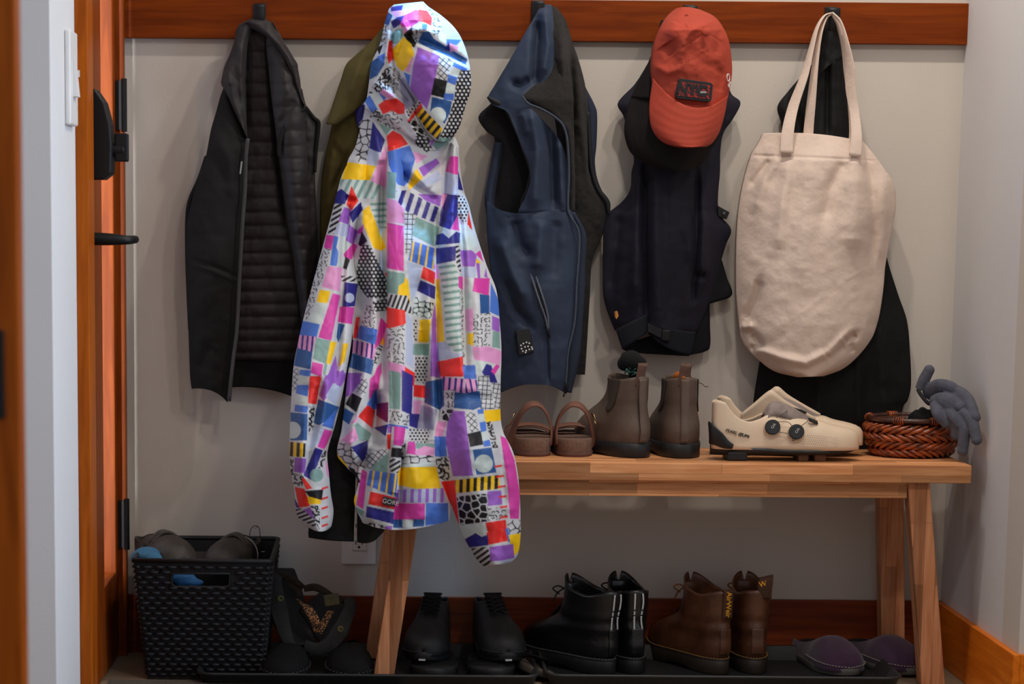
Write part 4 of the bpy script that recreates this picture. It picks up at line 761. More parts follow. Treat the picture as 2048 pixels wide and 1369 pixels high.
('D','M',[(1510,390),(1550,410),(1605,560),(1640,780),(1635,945),(1575,945),(1560,700)]),('D','R',[(1105,705),(1195,695),(1225,990),(1170,850)]),('D',KY,[(1205,690),(1490,655),(1500,745),(1215,775)]),('D','cr:K:W:15:2.2',[(1215,805),(1415,785),(1420,965),(1240,990)]),('D','P',[(1425,770),(1510,765),(1515,850),(1430,860)]),('D',CH,[(1430,885),(1535,875),(1555,945),(1435,960)]),('D','R',[(1410,985),(1540,965),(1555,1100),(1430,1125)]),('D','LG',[(1230,1000),(1400,990),(1415,1045),(1340,1055),(1260,1080)]),
('D','N',[(1270,1095),(1340,1058),(1375,1080),(1415,1065),(1420,1130),(1300,1145)]),('D','B',[(1545,1030),(1560,1020),(1585,1100),(1565,1105)]),('D',CRW,[(1555,970),(1640,965),(1645,1050),(1580,1060)]),('D','Y',[(1570,1070),(1645,1060),(1640,1160),(1600,1205)]),('D','st:W:K:55:10:.5',[(1315,1160),(1420,1150),(1440,1240),(1400,1280),(1350,1260)]),('D','P',[(1440,1150),(1590,1130),(1600,1230),(1445,1240)]),('D','LB',[(1500,1245),(1620,1218),(1600,1260)]),
]+[('D','R',[(288,y),(325,y-12),(325,y-1),(290,y+11)]) for y in (742, 812, 878, 943, 997)]+[('D','R',[(x,y+4),(x+42,y-3),(x+42,y+9),(x,y+15)]) for x, y in ((1475,586),(1486,656),(1496,726),(1504,795),(1510,865),(1513,935))]
def print_colour(U, V):
    return sum(print_one(U+a, V+b) for a, b in ((-.42, -.14), (.14, -.42), (.42, .14), (-.14, .42)))/4
def print_one(U, V):
    sh = U.shape; u = U.ravel(); v = V.ravel(); out = np.broadcast_to(PAL['W'], (u.size, 3)).copy()
    for k, kind, pts in PRINT:
        a, b, s = CR[k]
        if kind[0] == 'o':
            q = kind.split(':'); m = np.hypot(u-a-float(q[2])/s, v-b-float(q[3])/s) < float(q[4])/s; idx = np.nonzero(m)[0]; kind = q[1]
        else:
            p = np.array(cr(k, pts)); cm = p.mean(0); dv = p-cm; ln = np.linalg.norm(dv, axis=1, keepdims=True); p = p+dv/np.maximum(ln, 1e-6)*np.minimum(2.3 if np.ptp(p, axis=0).min() > 5 else .6, ln*.25); lo = p.min(0); hi = p.max(0)
            idx = np.nonzero((u >= lo[0]) & (u <= hi[0]) & (v >= lo[1]) & (v <= hi[1]))[0]
            if idx.size == 0: continue
            x, y = u[idx], v[idx]; ins = np.zeros(idx.size, bool); j = len(p)-1
            for i in range(len(p)):
                if p[i, 1] != p[j, 1]: ins ^= ((p[i, 1] > y) != (p[j, 1] > y)) & (x < (p[j, 0]-p[i, 0])*(y-p[i, 1])/(p[j, 1]-p[i, 1])+p[i, 0])
                j = i
            idx = idx[ins]
        if idx.size: out[idx] = pat(kind, u[idx], v[idx])
    return out.reshape(sh+(3,))
print_m = mat('printed_nylon', (220, 220, 226), 0.5, attr='print', bump=0.10, bscale=120, spec=0.35)
jk = thing('jacket', 'hooded rain jacket in a bright multicoloured geometric patchwork print', 'jacket', P(812, 30, -.06))
JR = 1.5
BODY_Y = [(190, -.085, .03), (300, -.10, .05), (450, -.15, .07), (600, -.23, .08), (750, -.33, .07), (880, -.42, .05), (1060, -.43, .05)]
rows = [(734, 195, 870, 195), (725, 234, 890, 234), (711, 292, 917, 292), (696, 321, 917, 321), (690, 356, 922, 356), (690, 400, 925, 400), (694, 460, 930, 460), (700, 560, 930, 560), (704, 650, 920, 650), (705, 700, 915, 700), (696, 745, 910, 745), (690, 800, 905, 800), (683, 860, 900, 850), (674, 909, 900, 890), (694, 936, 900, 930), (716, 964, 900, 965), (708, 1005, 902, 1008), (725, 1046, 899, 1042, 800, 1061)]
cloth('body', rows, BODY_Y, print_m, jk, th=.010, res=JR, col=print_colour, crumple=((38, .008, 101), (90, .010, 102)),
      folds=[([(752, 780), (756, 840), (750, 900)], 12, -.034), ([(846, 660), (848, 760), (846, 880)], 15, -.035), ([(700, 880), (712, 930)], 9, .012), ([(765, 330), (762, 480), (764, 650), (766, 780)], 9, -.0450), ([(722, 420), (742, 520), (752, 700)], 14, .0240), ([(836, 540), (838, 700), (842, 880)], 20, -.0390), ([(868, 400), (872, 620), (880, 860)], 10, -.0240), ([(716, 640), (712, 740), (705, 830)], 8, -.0210), ([(735, 640), (726, 760), (696, 900)], 12, .0270), ([(755, 790), (745, 860), (722, 950)], 12, -.0390), ([(742, 960), (738, 1050)], 16, .0150), ([(800, 900), (796, 1058)], 9, -.0180), ([(830, 920), (840, 1050)], 20, .0120), ([(815, 330), (860, 380)], 14, .0150), ([(730, 300), (716, 360)], 8, -.0120), ([(748, 240), (760, 330)], 8, .0150), ([(800, 345), (870, 400)], 8, -.0150)])
rows = [(776, 292, 797, 290), (774, 340, 806, 335), (774, 400, 808, 400), (775, 480, 809, 480), (775, 560, 815, 560), (775, 620, 822, 620), (775, 680, 829, 690), (776, 740, 829, 750), (778, 800, 824, 810), (776, 850, 815, 856), (775, 890, 806, 895), (776, 940, 801, 946), (778, 985, 797, 988)]
cloth('front_placket', rows, [(290, -.150, .010), (450, -.205, .022), (600, -.29, .024), (750, -.385, .024), (880, -.462, .02), (990, -.472, .010)], print_m, jk, th=.016, res=JR, col=print_colour, crumple=((40, .003, 104),))
rows = [(700, 318, 738, 322), (684, 350, 742, 352), (673, 389, 728, 400), (666, 418, 720, 428), (651, 473, 706, 480), (639, 517, 708, 530), (624, 573, 715, 575), (607, 637, 708, 634), (595, 690, 702, 690), (587, 735, 694, 738), (583, 789, 685, 789), (580, 848, 671, 848), (579, 906, 655, 906), (582, 950, 658, 950), (588, 979, 662, 990), (592, 1023, 667, 1023), (602, 1045, 663, 1052), (618, 1056, 656, 1060, 638, 1064)]
cloth('sleeve', rows, [(318, -.12, .03), (450, -.17, .045), (600, -.26, .055), (750, -.36, .055), (900, -.425, .05), (1064, -.43, .045)], print_m, jk, th=.02, res=JR, col=print_colour, crumple=((30, .005, 105), (70, .006, 106)),
      folds=[([(700, 400), (688, 480), (684, 580), (676, 700), (668, 770)], 7, -.0240), ([(690, 560), (700, 640), (690, 730)], 10, .0090), ([(650, 500), (625, 640), (612, 760)], 18, .0150), ([(640, 770), (622, 880), (612, 960)], 9, -.0210), ([(600, 780), (604, 900), (606, 1000)], 12, .0090), ([(655, 760), (646, 860)], 10, .0120), ([(690, 395), (712, 402)], 5, -.0120)])
rows = [(902, 285, 917, 296), (896, 330, 920, 330), (892, 375, 927, 378), (884, 409, 938, 412), (877, 440, 946, 444), (874, 470, 955, 476), (871, 520, 974, 533), (872, 585, 993, 582), (875, 672, 1000, 650), (878, 716, 1003, 704), (884, 790, 1001, 780), (878, 840, 1004, 856), (870, 883, 1026, 904), (878, 935, 1036, 950), (890, 979, 1040, 1000), (902, 1008, 1041, 1040), (916, 1049, 1041, 1075), (930, 1080, 1036, 1108), (951, 1116, 1024, 1124), (966, 1133, 1014, 1128)]
cloth('sleeve', rows, [(285, -.12, .02), (450, -.17, .05), (600, -.26, .06), (750, -.365, .06), (900, -.43, .055), (1135, -.435, .045)], print_m, jk, th=.02, res=JR, col=print_colour, crumple=((30, .005, 107), (70, .006, 108)),
      folds=[([(915, 400), (926, 520), (930, 660), (932, 740)], 7, -.0210), ([(896, 430), (896, 560), (902, 700)], 16, .0120), ([(950, 560), (962, 680), (970, 760)], 14, .0120), ([(890, 800), (930, 790), (990, 800)], 9, -.0120), ([(925, 830), (940, 940), (950, 1040)], 20, .0120), ([(1000, 880), (1008, 1000), (1000, 1100)], 9, -.0120), ([(900, 810), (885, 860)], 8, -.0120)])
rows = [(776, 24, 800, 24), (769, 47, 800, 50), (760, 88, 800, 92), (743, 126, 806, 128), (738, 164, 820, 166), (734, 193, 840, 200), (728, 216, 850, 240), (760, 236, 860, 275), (800, 262, 862, 300)]
cloth('hood_collar', rows, [(20, -.085, .02), (130, -.11, .03), (300, -.13, .03)], print_m, jk, th=.012, res=JR, col=print_colour, crumple=((26, .006, 111),), folds=[([(778, 60), (772, 120)], 6, .0150), ([(750, 170), (800, 200), (840, 280)], 9, .0180), ([(770, 150), (815, 210)], 7, -.0210)])
rows = [(788, 9, 846, 3), (778, 18, 858, 14), (775, 30, 880, 29), (772, 44, 902, 48), (770, 62, 918, 68), (768, 82, 930, 94), (770, 104, 938, 122), (781, 127, 941, 146), (796, 152, 942, 172), (814, 177, 938, 193), (829, 200, 931, 212), (833, 228, 924, 238), (846, 254, 916, 260), (864, 276, 900, 278), (874, 283, 894, 284)]
cloth('hood', rows, [(3, -.075, .025), (40, -.10, .07), (130, -.13, .07), (284, -.15, .03)], print_m, jk, th=.02, res=JR, col=print_colour, crumple=((30, .006, 112), (70, .006, 113)), folds=[([(800, 40), (815, 62), (850, 58), (868, 70)], 8, .0180), ([(812, 70), (850, 84), (900, 104), (935, 128)], 7, -.0150), ([(792, 40), (782, 90), (786, 125)], 7, -.0150), ([(800, 60), (790, 110)], 6, .0120)])
rows = [(806, 205, 834, 232), (812, 235, 850, 260), (822, 265, 874, 284), (836, 292, 895, 285), (852, 303, 882, 298)]
cloth('hood_brim', rows, [(200, -.135, .004), (305, -.14, .006)], print_m, jk, th=.01, res=JR, col=print_colour)
rows = [(709, 187, 735, 190), (709, 205, 736, 207), (713, 240, 734, 240), (716, 256, 728, 258)]
cloth('collar_flap', rows, [(187, -.075, .004), (258, -.075, .006)], print_m, jk, th=.008, res=JR, col=print_colour)
lab = prism('label_patch', cr('D', [(707, 806), (792, 822), (788, 872), (703, 856)]), -.4895, -.470, mat('patch_black', (30, 30, 32), .6), jk, bev=.0006)
pc = P(*cr('D', [(757, 840)])[0], -.4902)
text('lettering', 'GORE', .0125, mat('patch_white', (190, 190, 190), .6), lab, frame_at(pc, (1, 0, -.19), (.19, 0, 1)))
# ------------------------------------------------------------------ caps
blackcap_m = mat('black_twill', (19, 14, 14), 0.85, 0.2, 12, bump=0.25, bscale=400, spec=.3)
kc = thing('cap', 'black baseball cap hanging behind the red cap, only its brim and side showing', 'cap', P(1375, 60, -.10))
rows = [(1322, 40, 1424, 44), (1312, 80, 1440, 90), (1302, 112, 1444, 125), (1288, 142, 1446, 155), (1273, 170, 1447, 180), (1262, 195, 1446, 205)]
cloth('crown', rows, [(40, -.105, .02), (200, -.11, .04)], blackcap_m, kc, th=.01, crumple=((30, .004, 120),))
rows = [(1266, 186, 1446, 196), (1256, 212, 1445, 225), (1249, 250, 1440, 262), (1250, 275, 1432, 286), (1260, 303, 1423, 299), (1283, 323, 1411, 322), (1318, 335, 1390, 336, 1356, 341)]
cloth('brim', rows, [(186, -.108, .03), (250, -.115, .045), (341, -.125, .045)], blackcap_m, kc, th=.008, folds=[([(1262, 230), (1258, 270), (1268, 300)], 3, .002), ([(1270, 230), (1267, 270), (1278, 300)], 3, .002)])
red_m = mat('rust_red_cotton', (168, 62, 42), 0.75, 0.08, 14, bump=0.2, bscale=260, weave=.25, wscale=2400, spec=.35)
rc = thing('cap', 'rust red baseball cap with a black rectangular patch hanging over the navy vest', 'cap', P(1385, 20, -.15))
rows = [(1352, 17, 1388, 16, 1369, 14), (1343, 24, 1402, 20), (1330, 39, 1430, 34), (1316, 67, 1450, 62), (1308, 92, 1459, 88), (1305, 120, 1464, 128), (1304, 142, 1463, 158, 1384, 168), (1306, 160, 1456, 194, 1382, 222)]
crown = cloth('crown', rows, [(14, -.130, .03), (60, -.155, .075), (220, -.170, .055)], red_m, rc, th=.05, res=2.0, round_=2.4, crumple=((26, .004, 121), (60, .006, 122)),
      folds=[([(1420, 46), (1386, 56), (1368, 80), (1360, 128)], 7, .010), ([(1392, 40), (1372, 52)], 6, .006), ([(1330, 88), (1345, 110)], 16, -.016), ([(1310, 132), (1336, 146), (1362, 134)], 8, .008), ([(1352, 44), (1340, 74)], 10, .006), ([(1425, 120), (1442, 150), (1436, 185)], 9, -.010), ([(1408, 95), (1430, 130)], 10, .006), ([(1440, 60), (1432, 110)], 8, -.006), ([(1412, 65), (1396, 130), (1384, 214)], 1.8, -.0016), ([(1412, 65), (1442, 84), (1461, 112)], 1.8, -.0016), ([(1412, 65), (1390, 36), (1370, 16)], 1.8, -.0016), ([(1412, 65), (1365, 96), (1312, 150)], 1.8, -.0014)])
rows = [(1306, 156, 1457, 190, 1382, 214), (1302, 184, 1454, 204, 1381, 233), (1299, 210, 1451, 222, 1380, 249), (1300, 240, 1445, 246, 1376, 268), (1307, 264, 1437, 268, 1373, 283), (1324, 283, 1424, 287, 1376, 294), (1345, 291, 1412, 294)]
cloth('brim', rows, [(150, -.168, .05), (220, -.19, .055), (294, -.215, .05)], red_m, rc, th=.008, res=2.2, round_=2.2,
      extra=lambda S, T, U, V: .0003*np.sin(T*2*np.pi*7)*(np.abs(S) < .93))
bm = bmesh.new(); add_ball(bm, P(1412, 65, -.235), .0085, 3, (1, .55, 1)); obj('button', bm, red_m, rc, True)
for u, v in ((1373, 32), (1375, 120)):
    bm = bmesh.new(); bmesh.ops.create_circle(bm, segments=16, radius=.0, matrix=Matrix.Identity(4)); bm.clear()
    y = -.185 if v < 60 else -.2405
    c = P(u, v, y); add_tube(bm, [c+Vector((.0032*math.cos(a*math.pi/6), 0, .0032*math.sin(a*math.pi/6))) for a in range(12)], .0011, 6, closed=True); obj('eyelet', bm, red_m, rc, True)
patch_m = bpy.data.materials.new('patch_print'); patch_m.use_nodes = True; nt = patch_m.node_tree; b_ = nt.nodes['Principled BSDF']; b_.inputs['Roughness'].default_value = .6
tc = nt.nodes.new('ShaderNodeTexCoord'); vz = nt.nodes.new('ShaderNodeTexNoise'); vz.inputs['Scale'].default_value = 420; vz.inputs['Detail'].default_value = 1; rp = nt.nodes.new('ShaderNodeValToRGB')
nt.links.new(tc.outputs['Object'], vz.inputs['Vector']); nt.links.new(vz.outputs['Fac'], rp.inputs['Fac']); nt.links.new(rp.outputs['Color'], b_.inputs['Base Color'])
rp.color_ramp.interpolation = 'CONSTANT'; e = rp.color_ramp.elements; e[0].color = (*s2l((28, 14, 14)), 1); e[1].position = .52; e[1].color = (*s2l((170, 26, 18)), 1)
pa = prism('patch', cr('I', [(640, 574), (655, 566), (872, 596), (886, 612), (876, 720), (860, 735), (630, 710), (616, 690)]), -.236, -.205, trim_b, rc, bev=.001)
prism('patch_print', cr('I', [(652, 588), (866, 616), (858, 716), (634, 690)]), -.2368, -.230, patch_m, pa)
text('lettering', 'NYC', .030, trim_b, pa, frame_at(P(*cr('I', [(735, 650)])[0], -.2376), (1, 0, -.12), (.12, 0, 1)), .0005, bold=.0012)
box('small_text_bar', P(*cr('I', [(795, 672)])[0], -.2383), P(*cr('I', [(838, 658)])[0], -.2376), mat('pale_thread', (150, 150, 150), .7), pa, True)
text('lettering', 'SO', .024, mat('white_thread', (216, 210, 210), .7), rc, frame_at(P(1458, 160, -.184), (-.25, -.35, .9), (-.5, -.85, -.2)), .0006)

# ------------------------------------------------------------------ canvas tote
canvas = mat('natural_canvas', (226, 205, 190), 0.9, 0.045, 26, bump=0.5, bscale=130, weave=.35, wscale=2600, spec=.2)
tb = thing('tote_bag', 'natural cream canvas tote bag hanging by long straps from the rightmost hook', 'tote bag', P(1662, 30, -.07))
rows = [(1527, 267, 1727, 284, 1632, 268), (1516, 288, 1742, 302, 1630, 290), (1503, 310, 1756, 320, 1628, 315), (1486, 368, 1787, 368), (1477, 420, 1792, 408), (1473, 480, 1785, 455), (1472, 568, 1771, 530), (1475, 620, 1767, 575), (1479, 652, 1762, 612), (1483, 676, 1756, 642), (1496, 699, 1744, 676), (1521, 723, 1717, 712), (1551, 744, 1686, 738), (1595, 755, 1648, 753)]
cloth('bag_body', rows, [(265, -.085, .012), (320, -.082, .045), (450, -.075, .075), (650, -.072, .095), (755, -.10, .05)], canvas, tb, th=.03, res=2.4, round_=2.3, crumple=((26, .0022, 131), (60, .005, 132), (110, .007, 133)),
      folds=[([(1727, 290), (1742, 360), (1748, 440), (1742, 520)], 9, -.012), ([(1770, 345), (1772, 430), (1762, 520)], 12, .006), ([(1716, 300), (1712, 400), (1706, 500)], 20, .0150), ([(1560, 310), (1530, 360), (1510, 420)], 10, .0090), ([(1540, 320), (1500, 372)], 7, -.0075), ([(1580, 320), (1566, 400), (1556, 500)], 14, .0120), ([(1690, 320), (1660, 380), (1650, 440)], 13, -.0120), ([(1620, 330), (1612, 430), (1600, 560)], 22, .0090),
             ([(1505, 311), (1600, 314), (1700, 319), (1750, 322)], 2.4, -.0037), ([(1484, 655), (1504, 652)], 7, .0180), ([(1490, 640), (1510, 600), (1520, 560)], 9, -.0180), ([(1504, 668), (1520, 690), (1500, 700)], 8, -.0180), ([(1500, 694), (1560, 716), (1612, 726), (1660, 704), (1700, 664)], 9, .0150), ([(1690, 684), (1712, 668)], 7, -.0210), ([(1700, 688), (1706, 706)], 6, -.0120), ([(1650, 715), (1690, 690)], 14, -.0120), ([(1535, 520), (1510, 560)], 4, .0014), ([(1600, 630), (1650, 590)], 5, .0014), ([(1690, 560), (1722, 545)], 4, .0014)])
ST = lambda pts: [P(u, v, y) for u, v, y in pts]
s_ = band('strap', ST([(1573, 306, -.128), (1575, 268, -.118), (1586, 215, -.100), (1609, 150, -.092), (1622, 100, -.088), (1634, 56, -.084), (1648, 32, -.078), (1660, 28, -.072)]), [(1, 0, .12), (1, 0, .2), (1, 0, .3), (1, -.2, .35), (1, -.3, .5), (.9, -.5, .6), (.4, -.8, .4), (.1, -1, .1)], [.027, .027, .0265, .026, .024, .02, .018, .02], .003, canvas, tb, True, 50)
band('strap', ST([(1616, 300, -.07), (1617, 262, -.076), (1624, 190, -.082), (1631, 125, -.082), (1641, 65, -.08), (1652, 36, -.074), (1661, 30, -.070)]), [(1, 0, .05), (1, 0, .08), (1, 0, .1), (1, -.1, .15), (.9, -.4, .3), (.5, -.8, .3), (.1, -1, .1)], [.022, .022, .022, .02, .016, .016, .018], .003, canvas, tb, True, 50)
band('strap', ST([(1710, 312, -.130), (1713, 275, -.120), (1709, 225, -.098), (1702, 180, -.092), (1699, 130, -.092), (1690, 80, -.09), (1678, 42, -.082), (1665, 29, -.074)]), [(1, 0, -.08), (1, 0, -.05), (1, -.2, -.2), (1, -.4, -.3), (1, -.3, -.3), (1, -.3, -.4), (.6, -.8, -.4), (.1, -1, .1)], [.026, .026, .020, .024, .026, .023, .019, .02], .003, canvas, tb, True, 50)
band('strap', ST([(1704, 300, -.07), (1706, 262, -.078), (1703, 205, -.084), (1696, 150, -.084), (1689, 95, -.082), (1676, 50, -.076), (1664, 32, -.07)]), [(1, -.4, -.1), (1, -.4, -.1), (1, -.4, -.2), (1, -.3, -.3), (1, -.3, -.3), (.7, -.7, -.4), (.1, -1, .1)], [.018, .018, .016, .02, .022, .018, .018], .003, canvas, tb, True, 50)
# ------------------------------------------------------------------ footwear builders (local frame: x across, y to the toe, z up, heel at 0)
FOOT = ([0, .12, .3, .5, .7, .85, .95, 1], [.70, .80, .76, .84, 1.0, .97, .9, .85])
def ring_pts(z, yb, yf, wd, n=40, ex=2.4, side=0.0):
    L = yf-yb; fl = min(1, max(0, (L-.13)/.13)); out = []
    for k in range(n):
        a = 2*math.pi*k/n; c, s = math.cos(a), math.sin(a)
        y = (yb+yf)/2+L/2*math.copysign(abs(c)**(2/ex), c); sn = (y-yb)/L
        sh = 1+fl*(np.interp(sn, *FOOT)-1)
        x = wd*math.copysign(abs(s)**(2/ex), s)*sh+side*fl*.008*sn*sn*sn
        out.append((x, y, z, sn))
    return out
def boot_upper(prof, rim=lambda sn, s: 0, n=40, nz=34, side=0.0, wrk=.0016):
    C = catmull(prof, nz); bm = bmesh.new(); rs = []
    H = prof[-1][0]; z0 = prof[0][0]
    for (z, yb, yf, wd) in C:
        f = max(0, (z-z0)/(H-z0)); f = f**3; wr = wrk*math.sin(z*190+n)*math.exp(-((z-.108)/.028)**2)
        yb -= wr; yf += wr*.6; wd += wr*.5
        rs.append([bm.verts.new((x, y, z_+f*rim(sn, x/max(wd, 1e-4)))) for x, y, z_, sn in ring_pts(z, yb, yf, wd, n, 2.3, side)])
    for a, b in zip(rs[:-1], rs[1:]):
        for k in range(n): bm.faces.new((a[k], a[(k+1) % n], b[(k+1) % n], b[k]))
    return bm
def sole_bm(L, wd, zt, off=.004, toe_spring=.008, arch=.006, heel=.0, n=40, side=0.0, y0=0.0, ex=2.4):
    bm = bmesh.new(); rs = []
    def bot(sn): return toe_spring*max(0, (sn-.72)/.28)**2+(arch if .34 < sn < .52 else arch*.5 if .30 < sn < .56 else 0)
    for z, o in ((0, off*.2), (.003, off), (.55, off), (.95, off+.001), (1.0, off*.6), (1.0, -.012)):
        r = []
        for x, y, _, sn in ring_pts(0, y0-o, L+o, wd+o, n, ex, side):
            b = bot(sn); zz = (b+z) if z < .01 else b+(zt+toe_spring*.8*max(0, (sn-.75)/.25)**2-b)*z
            r.append(bm.verts.new((x, y, zz)))
        rs.append(r)
    for a, b in zip(rs[:-1], rs[1:]):
        for k in range(n): bm.faces.new((a[k], a[(k+1) % n], b[(k+1) % n], b[k]))
    bm.faces.new(rs[0][::-1]); bm.faces.new(rs[-1]); return bm
def prof_at(prof, z): p = np.array(prof); return [np.interp(z, p[:, 0], p[:, k]) for k in (1, 2, 3)]
def shoe_upper(secs, n=12, ny=46, pw=2.3, side=0.0):
    """secs: (y, half width, top height, open 0..1); arch sections, open on top where the foot goes in"""
    C = catmull(secs, ny); bm = bmesh.new(); Ls, Rs = [], []
    for y, wd, h, o in C:
        wd = max(wd, .0006); o = min(max(o, 0), .97); am = math.acos(o**(pw/2)) if o > 0 else math.pi/2
        for sg, store in ((1, Rs), (-1, Ls)):
            r = []
            for k in range(n+1):
                a = am*k/n; x = wd*abs(math.cos(a))**(2/pw); z = h*abs(math.sin(a)/max(math.sin(am), 1e-4))**(2/pw)
                r.append(bm.verts.new((sg*x+side*max(0, y)**2, y, z)))
            store.append(r)
    for S_ in (Ls, Rs):
        for a, b in zip(S_[:-1], S_[1:]):
            for k in range(n): bm.faces.new((a[k], a[k+1], b[k+1], b[k]))
    bmesh.ops.remove_doubles(bm, verts=bm.verts[:], dist=.0008); return bm
def put(u, v, Z): p = Q(u, v, Z); return (p[0], p[1], p[2])
def dashes(bm, pts, ln=.004, gap=.004, r=.0008):
    c = catmull([tuple(p) for p in pts], 200); d = np.r_[0, np.cumsum(np.linalg.norm(np.diff(c, axis=0), axis=1))]; t = 0
    while t+ln < d[-1]:
        q = [[np.interp(s, d, c[:, k]) for k in range(3)] for s in (t, t+ln)]; add_tube(bm, q, r, 5); t += ln+gap

# ------------------------------------------------------------------ brown sandals on the bench
suede = mat('brown_leather', (116, 76, 60), 0.7, 0.15, 30, bump=0.3, bscale=300)
suede_e = mat('brown_suede_edge', (112, 84, 70), 0.95, 0.25, 160, bump=0.5, bscale=500)
brass = mat('brass', (186, 160, 120), 0.3, 0.1, 30, metal=1.0)
def bench_sandal(label, px, mir):
    t = thing('sandal', label, 'sandal', (P(px, 900, -.262)[0], -.262, BT), math.radians(-3*mir))
    obj('footbed', sole_bm(.205, .045, .037, .001, .004, .0, ex=3.0), suede_e, t)
    obj('outsole', sole_bm(.206, .046, .008, .002, .003, .0, ex=3.0), mat('outsole', (96, 62, 52), .8, .1, 40), t)
    m = mir
    # heel strap: a standing loop, outer end buckled low
    pts = [(-.037*m, .030, .022), (-.039*m, .034, .050), (-.031*m, .036, .082), (-.012*m, .030, .106), (.006*m, .028, .108), (.022*m, .034, .096), (.036*m, .052, .064), (.043*m, .066, .030), (.043*m, .07, .018)]
    band('heel_strap', pts, [(-.5*m, 1, 0), (-.3*m, 1, 0), (-.1*m, 1, .3), (0, 1, .5), (0, 1, .5), (.1*m, 1, .3), (.3*m, 1, 0), (.4*m, 1, 0), (.4*m, 1, 0)], [.014, .016, .018, .019, .019, .019, .022, .03, .03], .004, suede, t, n=48)
    bm = bmesh.new(); add_tube(bm, [(.040*m, .040, .086), (.036*m, .058, .088), (.045*m, .060, .066), (.049*m, .042, .064)], .0017, 8, closed=True); obj('buckle', bm, brass, t)
    band('instep_strap', [(-.045*m, .11, .02), (-.045*m, .11, .045), (-.025*m, .112, .056), (.01*m, .115, .058), (.04*m, .115, .048), (.047*m, .115, .02)], (0, 1, .1), [.04, .036, .03, .03, .036, .04], .004, suede, t, n=30)
    band('toe_strap', [(-.047*m, .165, .02), (-.045*m, .165, .04), (-.02*m, .167, .050), (.015*m, .167, .050), (.04*m, .165, .044), (.047*m, .165, .02)], (0, 1, .1), .038, .004, suede, t, n=30)
    return t
bench_sandal('brown leather sandal with a standing heel strap, left one of the pair on the bench', 1070, -1)
bench_sandal('brown leather sandal with a standing heel strap, right one of the pair on the bench', 1149, 1)

# ------------------------------------------------------------------ brown chelsea boots
chel = mat('worn_brown_leather', (92, 76, 64), 0.62, 0.22, 14, bump=0.3, bscale=220, rgb2=(104, 86, 74))
gore = mat('dark_elastic', (70, 59, 51), 0.9, 0.15, 40, bump=.6, bscale=900, stretch=(6, 6, 1))
rubb = mat('black_rubber_sole', (30, 31, 33), 0.55, 0.25, 60, bump=0.2, bscale=300)
tabm = mat('striped_tab', (98, 70, 58), 0.8, 0.3, 200, bump=.5, bscale=900, stretch=(4, 4, .3))
orange = mat('orange_lining', (176, 96, 28), 0.85, 0.2, 60, bump=.3, bscale=300)
CP = [(.026, .002, .232, .056), (.040, -.004, .236, .059), (.055, -.006, .230, .058), (.068, -.004, .216, .055), (.082, 0, .196, .049), (.096, .004, .172, .042), (.110, .006, .148, .0375), (.130, .006, .124, .0355), (.150, .004, .118, .0345), (.168, .003, .116, .034)]
def chelsea(label, u, v, rz, sd):
    t = thing('chelsea_boot', label, 'boot', put(u, v, BT), rz)
    o = obj('upper', boot_upper(CP, lambda sn, s: .008*(abs(sn-.5)*2)**2-.006, side=sd, wrk=.0005), chel, t); solidify(o, .003)
    obj('sole', sole_bm(.234, .057, .031, .004, .010, .006, side=sd), rubb, t)
    bm = bmesh.new(); add_band(bm, [(0, -.0075, .035), (0, -.0098, .055), (0, -.0045, .09), (0, -.0005, .13), (0, -.0005, .165)], (1, 0, 0), .017, .003, 30); obj('back_stay', bm, chel, t)
    for s in (-1, 1):
        pts = [(s*.0345, .062, .163), (s*.0353, .062, .14), (s*.0375, .066, .112), (s*.041, .076, .096)]
        bm = bmesh.new(); add_band(bm, pts, [(0, 1, 0)]*4, [.050, .046, .034, .014], .002, 20); obj('elastic_side', bm, gore, t)
    for y in (.004,):
        bm = bmesh.new(); add_band(bm, [(-.004, y+.003, .150), (-.003, y, .175), (0, y-.002, .194), (.003, y+.004, .196), (.002, y+.007, .178), (0, y+.007, .155)], (1, .0, 0), .021, .002, 30); obj('pull_tab', bm, tabm, t)
    return t
ch1 = chelsea('worn brown chelsea boot with a black sock stuffed in its top', 1282, 917, math.radians(24), -1)
ch2 = chelsea('worn brown chelsea boot with empty top and orange lining, right of its pair', 1367, 918, math.radians(3), 1)
bm = bmesh.new(); add_tube(bm, [(.012*math.cos(a)-.002, .03+.02*math.sin(a), .168+.006*math.sin(2*a)) for a in np.linspace(0, 5, 12)], .008, 10); obj('lining', bm, orange, ch2)
bm = bmesh.new(); add_tube(bm, [(.030, .02, .158), (.037, .012, .156), (.043, .008, .150), (.049, .004, .151)], .0008, 6, n=14); obj('loose_thread', bm, gore, ch2)
sock_m = mat('fuzzy_black_knit', (9, 9, 10), 0.98, 0.3, 200, bump=1.0, bscale=420)
sk = thing('sock', 'balled black fuzzy sock sticking out of the left chelsea boot', 'sock', P(1268, 735, -.17))
bm = bmesh.new()
for u, v, y, r in ((1262, 722, -.185, .024), (1250, 728, -.175, .017), (1277, 728, -.18, .018), (1268, 738, -.175, .016), (1254, 715, -.18, .014), (1272, 752, -.17, .016)): add_ball(bm, P(u, v, y), r, 3, (1, 1, .95))
o = obj('sock_body', bm, sock_m, sk, True); m = o.modifiers.new('r', 'REMESH'); m.mode = 'VOXEL'; m.voxel_size = .0028; m.use_smooth_shade = True; m = o.modifiers.new('s', 'SMOOTH'); m.iterations = 5
bm = bmesh.new()
for k in range(16):
    a = random.uniform(-2.6, .4); u, v = 1268+random.uniform(-10, 20), 742+random.uniform(-6, 10)
    add_tube(bm, [P(u, v, -.195), P(u+random.uniform(-8, 8), v+random.uniform(-5, 5), -.203), P(u+random.uniform(-10, 10), v+random.uniform(-4, 6), -.197)], .0016, 6, n=8)
